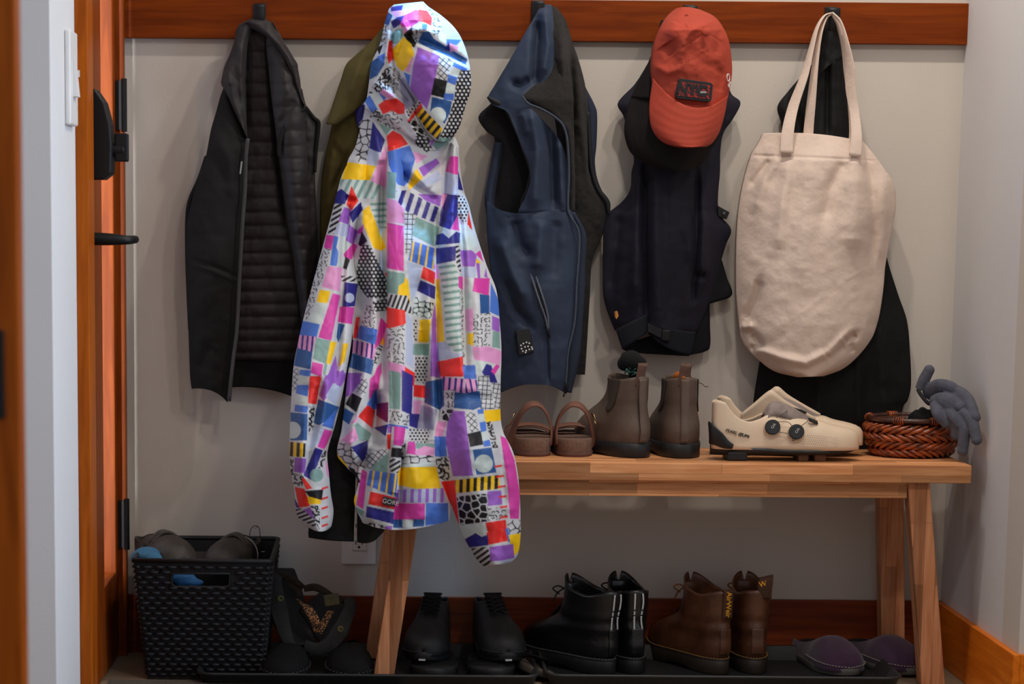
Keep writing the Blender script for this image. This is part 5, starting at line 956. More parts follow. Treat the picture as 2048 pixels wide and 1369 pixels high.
obj('yarn_trim', bm, mat('teal_yarn', (56, 92, 82), .9, .5, 90), sk, True)

# ------------------------------------------------------------------ cream cycling shoes
cream = mat('cream_microfibre', (226, 202, 174), 0.5, 0.03, 12, bump=0.08, bscale=500, coat=.08)
creamin = mat('cream_lining', (190, 158, 118), 0.9, 0.1, 30)
tong = mat('grey_mesh_tongue', (142, 128, 122), 0.8, 0.25, 40, bump=.4, bscale=700)
carbon = mat('black_carbon_sole', (18, 19, 21), 0.45, 0.2, 40)
cleat_m = mat('tan_rubber_tread', (120, 84, 62), 0.8, 0.15, 50)
dialm = mat('dial_black', (22, 22, 24), 0.4, 0.1, 40)
white_t = mat('white_mark', (210, 208, 204), .6)
CY = [(0, .0012, .096, .9), (.004, .014, .099, .9), (.012, .023, .100, .86), (.022, .028, .098, .86), (.034, .030, .082, .84), (.050, .032, .066, .84), (.070, .033, .058, .82), (.090, .035, .062, .76), (.110, .037, .071, .66), (.125, .039, .072, .58), (.146, .041, .068, .50), (.165, .043, .067, .42), (.185, .044, .064, .34), (.205, .045, .060, .24), (.226, .046, .060, .10), (.250, .046, .052, 0), (.275, .042, .047, 0), (.295, .031, .041, 0), (.305, .020, .034, 0), (.310, .0012, .022, 0)]
def cyc(label, loc, rz, front):
    t = thing('cycling_shoe', label, 'shoe', loc, rz); ZS = .024
    bm = shoe_upper(CY, 14, 80, 2.6); bmesh.ops.translate(bm, vec=(0, 0, ZS), verts=bm.verts); o = obj('upper', bm, cream, t); solidify(o, .003)
    bm = bmesh.new(); rs = []
    for z, of in ((.0, -.004), (.4, .001), (1, .002), (1.02, -.004)):
        r = []
        for k in range(56):
            a = 2*math.pi*k/56; c, s = math.cos(a), math.sin(a); y = .155+.157*math.copysign(abs(c)**(2/2.5), c); sn = (y+.002)/.314
            wv = np.interp(y, [q[0] for q in CY], [q[1] for q in CY])
            zb = .014+.010*max(0, (sn-.75)/.25)**2-.004*max(0, 1-sn/.3)
            zt = .028+.030*max(0, (sn-.86)/.14)**1.5*0+(.020*max(0, 1-abs(sn-.02)/.06))+.010*max(0, 1-abs(sn-.13)/.06)-.004*max(0, min(1, (sn-.3)/.2))+.007*max(0, (sn-.84)/.16)
            r.append(bm.verts.new((math.copysign(min(abs(s)**(2/2.5)*1.02, 1)*(wv+of), s), y, zb+(zt-zb)*z)))
        rs.append(r)
    for a, b in zip(rs[:-1], rs[1:]):
        for k in range(56): bm.faces.new((a[k], a[(k+1) % 56], b[(k+1) % 56], b[k]))
    bm.faces.new(rs[0][::-1]); bm.faces.new(rs[-1]); obj('sole', bm, carbon, t)
    bm = bmesh.new(); add_band(bm, [(.0325, .040, .030), (.030, .024, .036), (.0235, .010, .046), (.011, -.0005, .053), (0, -.0025, .055), (-.011, -.0005, .053), (-.0235, .010, .046), (-.030, .024, .036), (-.0325, .040, .030)], (0, -.1, 1), [.010, .020, .034, .046, .050, .046, .034, .020, .010], .004, 50); obj('heel_cup', bm, carbon, t)
    for y0, y1, z1, mm in ((.030, .072, .020, carbon), (.178, .200, .018, cleat_m), (.212, .236, .019, cleat_m)):
        bm = bmesh.new(); add_box(bm, (-.030, y0, .0), (.030, y1, z1)); o = obj('tread_lug', bm, mm, t, smooth=False); bevel(o, .004, 3)
    pts = [(.108, .092), (.122, .116), (.145, .116), (.170, .106), (.196, .090), (.228, .072)]
    bm = bmesh.new(); rs = []
    for y, z in catmull([(y, z+.004) for i, (y, z) in enumerate(pts)], 24):
        hw = np.interp(y, [.11, .15, .2, .23], [.028, .028, .023, .012])
        rs.append([bm.verts.new((hw*q, y-.006*q*q, z-.026*q*q)) for q in np.linspace(-1, 1, 11)])
    for a, b in zip(rs[:-1], rs[1:]):
        for k in range(10): bm.faces.new((a[k], a[k+1], b[k+1], b[k]))
    o = obj('tongue', bm, tong, t); solidify(o, .004)
    bm = bmesh.new(); rs = []          # cream flap of the far side rising over the tongue
    for y, z, x in catmull([(.066, .094, -.030), (.092, .116, -.029), (.118, .140, -.024), (.128, .145, -.020), (.150, .128, -.018), (.18, .110, -.018), (.22, .088, -.012)], 26):
        rs.append([bm.verts.new((x-.012*(1-q)+.003, y-.0*(1-q), ZS+.03+(z-ZS-.03)*q)) for q in np.linspace(0, 1, 8)])
    for a, b in zip(rs[:-1], rs[1:]):
        for k in range(7): bm.faces.new((a[k], a[k+1], b[k+1], b[k]))
    o = obj('collar_flap', bm, cream, t); solidify(o, .004)
    if front:
        for y, z, xx in ((.119, .072, .0425), (.168, .063, .0465)):
            c = Vector((xx, y, z)); d = obj('dial', (lambda b: (add_cyl(b, c, .0158, .010, (1, -.05, .25), 36), b)[1])(bmesh.new()), dialm, t, smooth=False); bevel(d, .0015)
            n_ = Vector((1, -.05, .25)).normalized()
            bm = bmesh.new(); add_cyl(bm, c-n_*.006, .0178, .005, n_, 36); k_ = obj('dial_base', bm, cream, d)
            tx = text('lettering', 'BOA', .0080, white_t, d, Matrix.Identity(4)); tx.parent = d
            tx.data.transform(frame_at(c+n_*.0052, (0, .55, .83), n_.cross(Vector((0, .55, .83)))))
            tx.matrix_parent_inverse = Matrix.Identity(4)
        bm = bmesh.new()
        for ps in ([(.047, .120, .064), (.050, .150, .060), (.047, .168, .056)], [(.048, .130, .084), (.047, .150, .083), (.046, .160, .074)], [(.045, .126, .092), (.036, .140, .098), (.024, .152, .104), (-.015, .158, .108)], [(.047, .178, .076), (.040, .190, .083), (.022, .198, .088), (-.015, .205, .090)], [(.049, .162, .058), (.051, .16, .045), (.0495, .172, .052)]):
            add_tube(bm, ps, .0007, 6, n=14)
        obj('dial_lace', bm, mat('lace_wire', (70, 62, 58), .5), t)
        bm = bmesh.new(); add_box(bm, (-.010, -.0045, -.001), (.010, .0045, .002), Matrix.Translation((.030, .206, .0835)) @ Matrix.Rotation(.62, 4, 'Y') @ Matrix.Rotation(-.42, 4, 'X') @ Matrix.Rotation(1.57, 4, 'Z')); obj('strap_slot', bm, carbon, t, smooth=False)
        for y, z in ((.152, .112), (.185, .101)):
            bm = bmesh.new(); add_band(bm, [(-.012, y-.012, z+.006), (-.008, y, z+.003), (-.006, y+.014, z-.003)], (1, 0, .2), .006, .003, 10); obj('lace_guide', bm, carbon, t)
        bm = bmesh.new()
        for i in range(26):
            for j in range(5):
                y = .150+i*.0042+(j % 2)*.0021; z = .040+j*.0042-.00006*i*i*.2
                wv = np.interp(y, [q[0] for q in CY], [q[1] for q in CY]); zz = (z-ZS)/np.interp(y, [q[0] for q in CY], [q[2] for q in CY])
                x = wv*(1-min(.99, max(0, zz))**2.6)**(1/2.6); add_cyl(bm, (x+.0001, y, z), .0007, .0006, (1, 0, .3), 6)
        setp(obj('perforations', bm, mat('perforation', (150, 128, 104), .8), t), kind='stuff')
        wm = text('lettering', 'PEARL iZUMi', .0092, dialm, t, Matrix.Identity(4), .0015, shear=.2)
        wm.data.transform(frame_at((.0335, .048, .058), (-.02, 1, -.28), (-.05, .20, 1))); wm.matrix_parent_inverse = Matrix.Identity(4)
    return t
cyc('cream cycling shoe with two black dials standing nearest the bench front edge', (P(1421, 915, -.285)[0], -.285, BT), math.radians(-88), True)
cyc('cream cycling shoe half hidden behind the one with the black dials', (P(1432, 915, -.17)[0], -.17, BT), math.radians(-92), False)

# ------------------------------------------------------------------ laced ankle boots in the right tray
def docs(label, u, v, rz, sd, upm, solem, stm, stripes=False, lean=.0, loop=None, lacem=None, tilt=0, shaft=.142, zoff=.004):
    H = .178
    p = [(.032, .004, .272, .047), (.045, -.003, .278, .049), (.060, -.006, .272, .0485), (.076, -.005, .248, .046), (.090, -.004, .212, .043), (.104, -.003+lean*.2, .176, .0395), (.120, lean*.5, .154, .038), (.145, lean*.8, .143, .0375), (.168, lean, .140, .038), (H, lean*1.05, .140, .0385)]
    t = thing('ankle_boot', label, 'boot', put(u, v, zoff), rz)
    def rim(sn, s): return .026*max(0, (sn-.66)/.34)**1.6*(1 if abs(s) > .10 else .1)+.005*max(0, (.25-sn)/.25)-.008*math.exp(-((sn-.4)/.2)**2)
    o = obj('upper', boot_upper(p, rim, side=sd), upm, t); solidify(o, .0032)
    obj('sole', sole_bm(.276, .049, .034, .004, .012, .008, side=sd), solem, t)
    bm = bmesh.new(); ring = [(x, y, .0355+.0096*max(0, (sn-.75)/.25)**2) for x, y, _, sn in ring_pts(0, -.003, .279, .052, 60, 2.4, sd)]
    if stm: dashes(bm, ring+[ring[0]], .0045, .0022, .0011); setp(obj('welt_stitching', bm, stm, t), kind='stuff')
    bm = bmesh.new(); ring = [(x, y, .0335+.0096*max(0, (sn-.75)/.25)**2) for x, y, _, sn in ring_pts(0, -.004, .280, .0525, 60, 2.4, sd)]; add_tube(bm, ring, .0022, 8, closed=True); obj('welt', bm, solem, t)
    bk = lambda z: prof_at(p, z)[0]
    bm = bmesh.new(); add_band(bm, [(0, bk(z)-.0012, z) for z in (.045, .06, .08, .10)], (1, 0, 0), .026, .0025, 20); obj('heel_patch', bm, upm, t)
    if stripes:
        for s in (-1, 1):
            bm = bmesh.new()
            for za, zb2 in ((.082, .127), (.130, .138), (.141, .176)):
                pts = [(s*.0085+.0016*math.sin(z*90)*(s > 0), bk(z)-.0014, z) for z in np.linspace(za, zb2, 7)]
                add_band(bm, pts, (1, 0, 0), .0034, .002, 12)
            obj('reflective_stripe', bm, stripes, t)
    # tongue and laces
    fr = lambda z: prof_at(p, z)[1]
    bm = bmesh.new(); add_band(bm, [(0, fr(.10)-.004, .105), (0, fr(.13)-.002, .135), (0, fr(.165)-.008, .166), (0, fr(.178)-.006, .184)], (1, 0, 0), [.03, .034, .036, .030], .004, 20); obj('tongue', bm, upm, t)
    if lacem:
        bm = bmesh.new(); zs_ = [.088, .099, .110, .122, .134, .147, .160, .172]
        for a, b in zip(zs_[:-1], zs_[1:]):
            for s in (-1, 1): add_tube(bm, [(s*.016, fr(a)-.003, a), (0, fr((a+b)/2)+.005, (a+b)/2), (-s*.016, fr(b)-.003, b)], .0018, 6, n=10)
        for s in (-1, 1): add_tube(bm, [(s*.012, fr(.172), .168), (s*.02, fr(.172)+.014, .174), (s*.03, fr(.17)+.020, .168), (s*.016, fr(.165)+.014, .156)], .0018, 6, n=16); add_tube(bm, [(s*.01, fr(.172), .172), (s*.018, fr(.17)+.018, .158), (s*.026, fr(.16)+.022, .14)], .0017, 6, n=12)
        obj('laces', bm, lacem, t)
    return t, p
blk = mat('glossy_black_leather', (17, 17, 19), 0.34, 0.2, 20, bump=0.25, bscale=160, coat=.25)
blk2 = mat('black_boot_sole', (26, 26, 27), 0.6, 0.2, 60, bump=.2, bscale=300)
wst = mat('white_reflective', (205, 205, 205), .5)
greyst = mat('grey_stitch', (110, 108, 104), .7); yst = mat('yellow_stitch', (176, 128, 52), .7)
docs('glossy black ankle boot with white heel stripes, left of its pair, toe turned left', 1222, 1352, math.radians(36), -1, blk, blk2, greyst, wst, -.014, lacem=mat('black_laces', (16, 16, 16), .9))
docs('glossy black ankle boot with white heel stripes, right of its pair, seen from behind', 1272, 1350, math.radians(12), 1, blk, blk2, greyst, wst, -.006, lacem=mat('black_laces', (16, 16, 16), .9))
brn = mat('crazy_horse_brown', (84, 48, 30), 0.42, 0.35, 16, bump=0.35, bscale=110, rgb2=(110, 68, 42), coat=.1)
brs = mat('dark_brown_sole', (52, 42, 34), 0.6, 0.2, 60, bump=.2, bscale=300)
yel = mat('yellow_lettering', (226, 158, 30), .7); looph = mat('dark_loop', (70, 42, 24), .8, .2, 60)
brl = mat('tan_laces', (150, 94, 46), .85, .2, 120)
t1, p1 = docs('brown leather ankle boot with tan laces, left of its pair with an upright heel loop', 1446, 1351, math.radians(24), -1, brn, brs, yst, None, -.008, lacem=brl)
t2, p2 = docs('brown leather ankle boot, right of its pair with a folded heel loop above the rim', 1512, 1350, math.radians(4), 1, brn, brs, yst, None, -.006, lacem=brl)
bm = bmesh.new(); add_band(bm, [(0, -.010, .124), (0, -.0115, .15), (0, -.013, .178), (0, -.0105, .186), (0, -.006, .182)], (1, 0, 0), .024, .0018, 24); lp = obj('heel_loop', bm, looph, t1)
tx = text('lettering', 'AirWair', .0165, yel, lp, Matrix.Identity(4), .0005, bold=.0003); tx.data.transform(frame_at((0, -.0134, .154), (0, .05, -1), (1, 0, 0))); tx.matrix_parent_inverse = Matrix.Identity(4)
bm = bmesh.new(); add_band(bm, [(.012, -.004, .165), (.012, -.007, .190), (.014, -.006, .206), (.016, .004, .212), (.016, .012, .204), (.014, .012, .18)], (1, -.1, .25), .030, .0018, 24); lp = obj('heel_loop', bm, looph, t2)
tx = text('lettering', 'Wair', .0155, yel, lp, Matrix.Identity(4), .0005, bold=.0003); tx.data.transform(frame_at((.0145, -.0078, .199), (1, 0, .25), (-.25, .05, 1))); tx.matrix_parent_inverse = Matrix.Identity(4)

# ------------------------------------------------------------------ purple slippers
purp = mat('purple_suede', (70, 42, 68), 0.95, 0.15, 30, bump=.3, bscale=500, sheen=.25)
fluff = mat('black_fluff', (14, 12, 14), 1.0, .3, 200, bump=1.0, bscale=500)
offw = mat('off_white_stitch', (176, 168, 158), .8)
greyrub = mat('grey_slipper_sole', (96, 92, 86), .7)
SL = [(0, .0012, .026, .9), (.006, .018, .028, .88), (.02, .030, .030, .84), (.05, .036, .030, .80), (.09, .039, .034, .76), (.125, .043, .044, .6), (.15, .047, .058, .2), (.175, .050, .062, 0), (.205, .051, .056, 0), (.235, .046, .046, 0), (.255, .033, .036, 0), (.264, .018, .026, 0), (.267, .0012, .014, 0)]
def slipper(label, u, v, rz, secs, m_up, m_in, m_st, m_so, cat='slipper', name='slipper', Z=.004, zs=.016, st_gap=.003):
    t = thing(name, label, cat, put(u, v, Z), rz)
    bm = shoe_upper(secs, 12, 60, 2.4); bmesh.ops.translate(bm, vec=(0, 0, zs*.7), verts=bm.verts); o = obj('upper', bm, m_up, t); solidify(o, .004)
    L = secs[-1][0]; W_ = max(s[1] for s in secs)
    obj('sole', sole_bm(L, W_, zs, .003, .004, .0), m_so, t)
    bm = bmesh.new(); add_ball(bm, (0, L*.30, zs+.012), 1, 3, (W_*.68, L*.27, .018)); obj('lining', bm, m_in, t)
    bm = bmesh.new(); pts = []
    for k in range(31):
        f = k/30; a = math.pi*(f); y = L*.52+(L*.44)*math.sin(a); wv = np.interp(y, [s[0] for s in secs], [s[1] for s in secs]); h = np.interp(y, [s[0] for s in secs], [s[2] for s in secs])
        q = .985; x = math.copysign(1, math.cos(a))*min(abs(math.cos(a))*1.15, 1)*wv*.985
        pts.append((x*1.0, y+.004*math.sin(a), zs*.7+h*.45))
    # stitched seam round the toe, pushed just outside the upper
    pts = []
    for k in range(41):
        a = math.pi*k/40; c = math.cos(a); y = L*.50+(L*.505)*abs(math.sin(a))**.8
        wv = np.interp(min(y, L-.001), [s[0] for s in secs], [s[1] for s in secs]); pts.append((math.copysign(min(wv+.0015, 1), c) if abs(c) > .2 else c/.2*(wv+.0015), y, zs*.7+.010+.006*abs(c)))
    dashes(bm, pts, .0038, st_gap, .0011); setp(obj('stitching', bm, m_st, t), kind='stuff')
    return t
slipper('dark purple suede slipper, left of its pair in the boot tray', 1600, 1309, math.radians(193), SL, purp, fluff, offw, greyrub)
slipper('dark purple suede slipper, right of its pair in the boot tray', 1690, 1309, math.radians(202), SL, purp, fluff, offw, greyrub)

# ------------------------------------------------------------------ left tray: black shoes
blsh = mat('scuffed_black_leather', (22, 21, 22), 0.6, 0.4, 40, bump=.3, bscale=240)
blmesh = mat('black_mesh', (17, 17, 18), 0.9, 0.2, 120, bump=.5, bscale=700, spec=.3)
HS = [(0, .0012, .080, .9), (.005, .016, .084, .88), (.02, .030, .086, .86), (.05, .034, .082, .84), (.08, .036, .088, .72), (.10, .038, .092, .35), (.118, .040, .088, .1), (.14, .042, .080, 0), (.17, .046, .070, 0), (.20, .049, .066, 0), (.235, .047, .054, 0), (.258, .036, .042, 0), (.27, .020, .030, 0), (.274, .0012, .016, 0)]
def lowboot(label, u, v, rz, Z):
    t = thing('laced_shoe', label, 'shoe', put(u, v, Z), rz); zs = .02
    bm = shoe_upper(HS, 14, 60, 2.5); bmesh.ops.translate(bm, vec=(0, 0, zs*.8), verts=bm.verts); o = obj('upper', bm, blsh, t); solidify(o, .003)
    obj('sole', sole_bm(.274, .049, zs, .003, .008, .003), blk2, t)
    bm = bmesh.new(); add_band(bm, [(0, .175, .082), (0, .14, .096), (0, .112, .108), (0, .092, .122)], (1, 0, 0), [.02, .03, .036, .038], .005, 20); obj('tongue', bm, blmesh, t)
    bm = bmesh.new()
    for k in range(5):
        y, z = .168-k*.016, .090+k*.0055
        for s in (-1, 1): add_tube(bm, [(s*.020, y, z-.002), (0, y-.006, z+.009), (-s*.020, y-.014, z+.009)], .002, 6, n=10)
    obj('laces', bm, blmesh, t)
    bm = bmesh.new(); rr = [(x, y, .026) for x, y, _, sn in ring_pts(0, .17, .276, .0475, 40, 2.4) if y > .215]; rr.sort(key=lambda q: q[0]); add_tube(bm, rr, .0016, 6); obj('toe_welt', bm, blk2, t)
    bm = bmesh.new(); add_box(bm, (-.007, .2785, .009), (.007, .2815, .0125)); obj('sole_mark', bm, wst, t, smooth=False)
    return t
def slide(label, u, v, rz, m_so, m_st):
    t = thing('slide', label, 'sandal', put(u, v, .004), rz)
    obj('footbed', sole_bm(.26, .050, .024, .002, .008, .0), m_so, t)
    band('strap', [(-.05, .17, .012), (-.047, .17, .022), (-.02, .172, .026), (.02, .172, .026), (.047, .17, .022), (.05, .17, .012)], (0, 1, 0), .05, .004, m_st, t, n=24); return t
lowboot('scuffed black laced shoe, left of its pair beside the bench leg', 874, 1282, math.radians(172), .032)
lowboot('scuffed black laced shoe, right of its pair in the left boot tray', 968, 1282, math.radians(188), .032)
slide('flat black slide underneath the left scuffed laced shoe', 876, 1318, math.radians(176), blk2, blmesh)
slide('flat black slide underneath the right scuffed laced shoe', 962, 1318, math.radians(184), blk2, blmesh)
grs = mat('grey_brown_foam', (88, 78, 68), .85, .15, 60)
t = thing('flip_flop', 'grey brown flip flop tilted at the right end of the left boot tray', 'flip flop', put(1028, 1325, .006), math.radians(196), rx=0, ry=math.radians(-18))
obj('footbed', sole_bm(.20, .034, .016, .002, .004, .0), grs, t)
band('strap', [(-.033, .09, .013), (-.02, .12, .032), (0, .145, .036), (.02, .12, .032), (.033, .09, .013)], (0, 1, .4), .014, .003, blmesh, t, n=24)
# dark moccasins at the front left of the tray
MO = [(0, .0012, .030, .9), (.006, .018, .034, .88), (.02, .030, .036, .84), (.05, .036, .036, .80), (.09, .039, .042, .76), (.125, .043, .05, .5), (.15, .047, .056, .1), (.175, .050, .056, 0), (.205, .051, .050, 0), (.235, .046, .041, 0), (.255, .033, .032, 0), (.264, .018, .024, 0), (.267, .0012, .012, 0)]
slipper('black moccasin with pale stitching, left one under the strappy sandals', 590, 1320, math.radians(176), MO, blmesh, fluff, mat('faint_stitch', (84, 80, 78), .8), blk2, 'shoe', 'moccasin', st_gap=.006)
slipper('black moccasin with pale stitching, right one nearest the bench leg', 690, 1320, math.radians(184), MO, blmesh, fluff, mat('faint_stitch', (84, 80, 78), .8), blk2, 'shoe', 'moccasin', st_gap=.006)
# ------------------------------------------------------------------ wicker basket on the bench
wick = mat('red_brown_wicker', (104, 42, 16), 0.3, 0.45, 60, bump=.3, bscale=300, rgb2=(186, 88, 34), coat=.5)
wickd = mat('dark_wicker', (52, 24, 14), 0.4, 0.35, 60, bump=.3, bscale=300, rgb2=(80, 38, 20), coat=.3)
BX, BY = P(1822, 900, -.165)[0], -.165
bk_ = thing('basket', 'round red brown woven wicker basket at the right end of the bench', 'basket', (BX, BY, BT))
Rz = lambda z: np.interp(z, [0, .012, .04, .064, .082], [.074, .082, .093, .095, .091])
def bp(a, z, dr=0): r = Rz(z)+dr; return (r*math.cos(a), r*math.sin(a)*.92, z)
bm = bmesh.new(); rs = []
for z, dr in ((.003, -.06), (.003, -.006), (.02, -.005), (.05, -.005), (.078, -.005), (.078, -.009), (.05, -.010), (.012, -.012), (.009, -.06)):
    rs.append([bm.verts.new(bp(k*math.pi/18, z, dr)) for k in range(36)])
for a, b in zip(rs[:-1], rs[1:]):
    for k in range(36): bm.faces.new((a[k], a[(k+1) % 36], b[(k+1) % 36], b[k]))
bm.faces.new(rs[0][::-1]); bm.faces.new(rs[-1]); obj('basket_wall', bm, wickd, bk_)
for row in range(4):
    z0 = .011+row*.0165; bm = bmesh.new(); n = 15; sg = 1 if row % 2 else -1
    for k in range(n):
        for j in range(2):
            a0 = 2*math.pi*(k+.5*j)/n+row*.05; pts = []
            for q in np.linspace(0, 1, 7):
                pts.append(bp(a0+q*.56, z0+sg*(q-.5)*.021, -.002+.0085*math.sin(math.pi*q)))
            add_tube(bm, pts, [.0018, .0034, .0041, .0043, .0041, .0033, .0017], 8)
    obj('braid_row', bm, wick if row % 2 else wickd if False else wick, bk_)
bm = bmesh.new(); rimz = .0795
add_tube(bm, [bp(k*math.pi/24, rimz) for k in range(48)], .0058, 10, closed=True); rim_ = obj('rim', bm, wickd, bk_)
for a0 in (-1.35, .35, 1.75, 2.7, 4.1):
    bm = bmesh.new()
    for j in range(5):
        a = a0+j*.05; c = Vector(bp(a, rimz)); rd = Vector((math.cos(a), math.sin(a)*.92, 0)).normalized()
        add_tube(bm, [c+rd*(.0072*math.cos(t))+Vector((0, 0, .0072*math.sin(t))) for t in np.linspace(0, 2*math.pi, 13)[:-1]], .0017, 6, closed=True)
    obj('rim_wrapping', bm, wick, rim_)
ck = thing('folded_cloth', 'crumpled black cloth lying inside the wicker basket under the gloves', 'cloth', (BX+.01, BY, BT+.012))
bm = bmesh.new(); add_ball(bm, (0, 0, .036), 1, 4, (.064, .055, .030)); add_ball(bm, (.012, -.012, .066), 1, 4, (.034, .026, .022))
for v in bm.verts: v.co += Vector((0, 0, .006*math.sin(v.co.x*160)*math.cos(v.co.y*130)))
obj('cloth_body', bm, black_c, ck)
# gloves hanging over the rim
gl_m = mat('grey_knit_glove', (80, 82, 94), 0.92, 0.2, 60, bump=.5, bscale=420, sheen=.05)
def glove(label, palm, fingers, rp, rf):
    t = thing('glove', label, 'glove', P(palm[0][0], palm[0][1], palm[0][2]))
    bm = bmesh.new(); add_tube(bm, [P(*cr('N', [(a, b)])[0], y) for a, b, y in palm], rp, 14, n=24, flat=(1.0, .62), up=(0, 1, 0))
    for f in fingers:
        pts = [P(*cr('N', [(a, b)])[0], y) for a, b, y in f]; add_tube(bm, pts, [rf*.95]+[rf*1.02]*(len(pts)-2)+[rf*.94], 12, n=18); add_ball(bm, pts[-1], rf*.95, 3)
    o = obj('hand', bm, gl_m, t, True)
    m = o.modifiers.new('r', 'REMESH'); m.mode = 'VOXEL'; m.voxel_size = .0016; m.use_smooth_shade = True; m = o.modifiers.new('s', 'SMOOTH'); m.iterations = 6
    t.location = P(*cr('N', [palm[0][:2]])[0], palm[0][2]); o.matrix_parent_inverse = Matrix.Translation(-Vector(t.location))
    return t
g1 = glove('grey knit glove on the basket, upper one with its thumb pointing up', [(1610, 250, -.20), (1690, 200, -.225), (1780, 215, -.25), (1830, 245, -.265)],
      [[(1565, 205, -.20), (1590, 140, -.205), (1625, 72, -.21)], [(1800, 205, -.25), (1870, 250, -.285), (1890, 310, -.30)], [(1820, 215, -.255), (1890, 270, -.29), (1930, 350, -.31)], [(1800, 240, -.26), (1900, 300, -.30), (1945, 400, -.325)], [(1740, 250, -.25), (1800, 300, -.285), (1840, 330, -.30)]], [.014, .022, .024, .017], .0122)
bm = bmesh.new(); add_tube(bm, [P(*cr('N', [(a, b)])[0], y) for a, b, y in ((1548, 205, -.205), (1570, 245, -.214), (1625, 305, -.222), (1640, 270, -.212), (1590, 215, -.19))], .0042, 8, n=30, closed=False); obj('cuff', bm, mat('black_cuff', (30, 30, 34), .9, .2, 100), g1, True)
glove('grey knit glove on the basket, lower one with fingers drooping over the rim', [(1650, 300, -.235), (1720, 300, -.265), (1800, 340, -.285), (1850, 385, -.295)],
      [[(1665, 310, -.255), (1690, 380, -.28), (1745, 440, -.285)], [(1790, 350, -.29), (1815, 440, -.298), (1815, 525, -.295)], [(1840, 370, -.30), (1870, 480, -.312), (1858, 630, -.312)], [(1850, 350, -.30), (1920, 420, -.322), (1955, 555, -.335)], [(1760, 350, -.28), (1800, 400, -.30), (1830, 450, -.305)]], [.015, .023, .025, .018], .0122)
# ------------------------------------------------------------------ black woven plastic crate on the floor
crm = mat('black_plastic_weave', (22, 22, 26), 0.62, 0.15, 40, bump=.15, bscale=300)
CX0, CX1 = -.497, P(543, 1122, -.36)[0]; CY0, CY1 = -.365, -.03; CH_ = P(400, 1122, -.36)[2]
TP = .022   # taper to the foot
crt = thing('storage_crate', 'black woven plastic storage crate full of shoes standing beside the door', 'crate', ((CX0+CX1)/2, (CY0+CY1)/2, 0))
def wallpt(side, f, z):
    k = TP*(1-z/CH_); x0, x1, y0, y1 = CX0+k, CX1-k, CY0+k*2.4, CY1-k
    if side == 0: return Vector((x0+(x1-x0)*f, y0, z)), Vector((0, -1, 0))
    if side == 1: return Vector((x1, y0+(y1-y0)*f, z)), Vector((1, 0, 0))
    if side == 2: return Vector((x1+(x0-x1)*f, y1, z)), Vector((0, 1, 0))
    return Vector((x0, y1+(y0-y1)*f, z)), Vector((-1, 0, 0))
NR = 22
def hole(side, f, z):
    if side in (0, 2): return .27 < f < .70 and CH_*.80 < z < CH_*.895
    return .33 < f < .67 and CH_*.80 < z < CH_*.895
for side, nm in enumerate(('front_wall', 'side_wall', 'back_wall', 'side_wall')):
    bm = bmesh.new(); nf = 40; zs = np.linspace(.004, CH_-.004, 41)
    grid = [[bm.verts.new(wallpt(side, i/nf, z)[0]-wallpt(side, i/nf, z)[1]*.0035) for i in range(nf+1)] for z in zs]
    gaps = {(37, i) for i in (3, 5, 7)} | {(36, 7)} if side == 0 else ({(36, i) for i in (4, 7, 28, 31)} if side == 2 else set())
    for j in range(40):
        for i in range(nf):
            if hole(side, (i+.5)/nf, (zs[j]+zs[j+1])/2) or (j, i) in gaps: continue
            bm.faces.new((grid[j][i], grid[j][i+1], grid[j+1][i+1], grid[j+1][i]))
    o = obj(nm, bm, crm, crt, True, smooth=False); solidify(o, .002, 0)
    bm = bmesh.new(); nb = 11 if side in (0, 2) else 10
    for r in range(NR):
        z = .012+(CH_-.026)*r/(NR-1); 
        for k in range(-1, nb):
            f0, f1 = (k+.12+.5*(r % 2))/nb, (k+.92+.5*(r % 2))/nb; f0, f1 = max(f0, .01), min(f1, .99)
            if f1-f0 < .02: continue
            fm = (f0+f1)/2
            if any(hole(side, q, z+dz) for q in (f0, fm, f1) for dz in (-.003, .003)): continue
            a, nn = wallpt(side, f0, z); b, _ = wallpt(side, f1, z); m_ = (a+b)/2
            add_tube(bm, [a-nn*.002, a*.8+b*.2+nn*.0012, m_+nn*.002, a*.2+b*.8+nn*.0012, b-nn*.002], [.002, .0036, .004, .0036, .002], 6, up=(0, 0, 1))
    setp(obj('weave', bm, crm, o, True), kind=None)
    if side in (0,):
        bm = bmesh.new(); pts = [wallpt(0, f, z)[0]+Vector((0, -.001, 0)) for f, z in ((.265, CH_*.80), (.265, CH_*.897), (.70, CH_*.897), (.70, CH_*.80), (.66, CH_*.785), (.30, CH_*.785))]
        add_tube(bm, pts, .0025, 8, closed=True); obj('handle_edge', bm, crm, crt, True)
bm = bmesh.new(); add_tube(bm, [(CX0, CY0, CH_), (CX1-.012, CY0, CH_), (CX1-.003, CY0+.003, CH_), (CX1, CY0+.012, CH_), (CX1, CY1-.01, CH_), (CX1-.01, CY1, CH_), (CX0, CY1, CH_)], .0052, 8, closed=True); obj('rim', bm, crm, crt, True)
box('base', (CX0+TP, CY0+TP*2.4, .001), (CX1-TP, CY1-TP, .006), crm, crt, True)
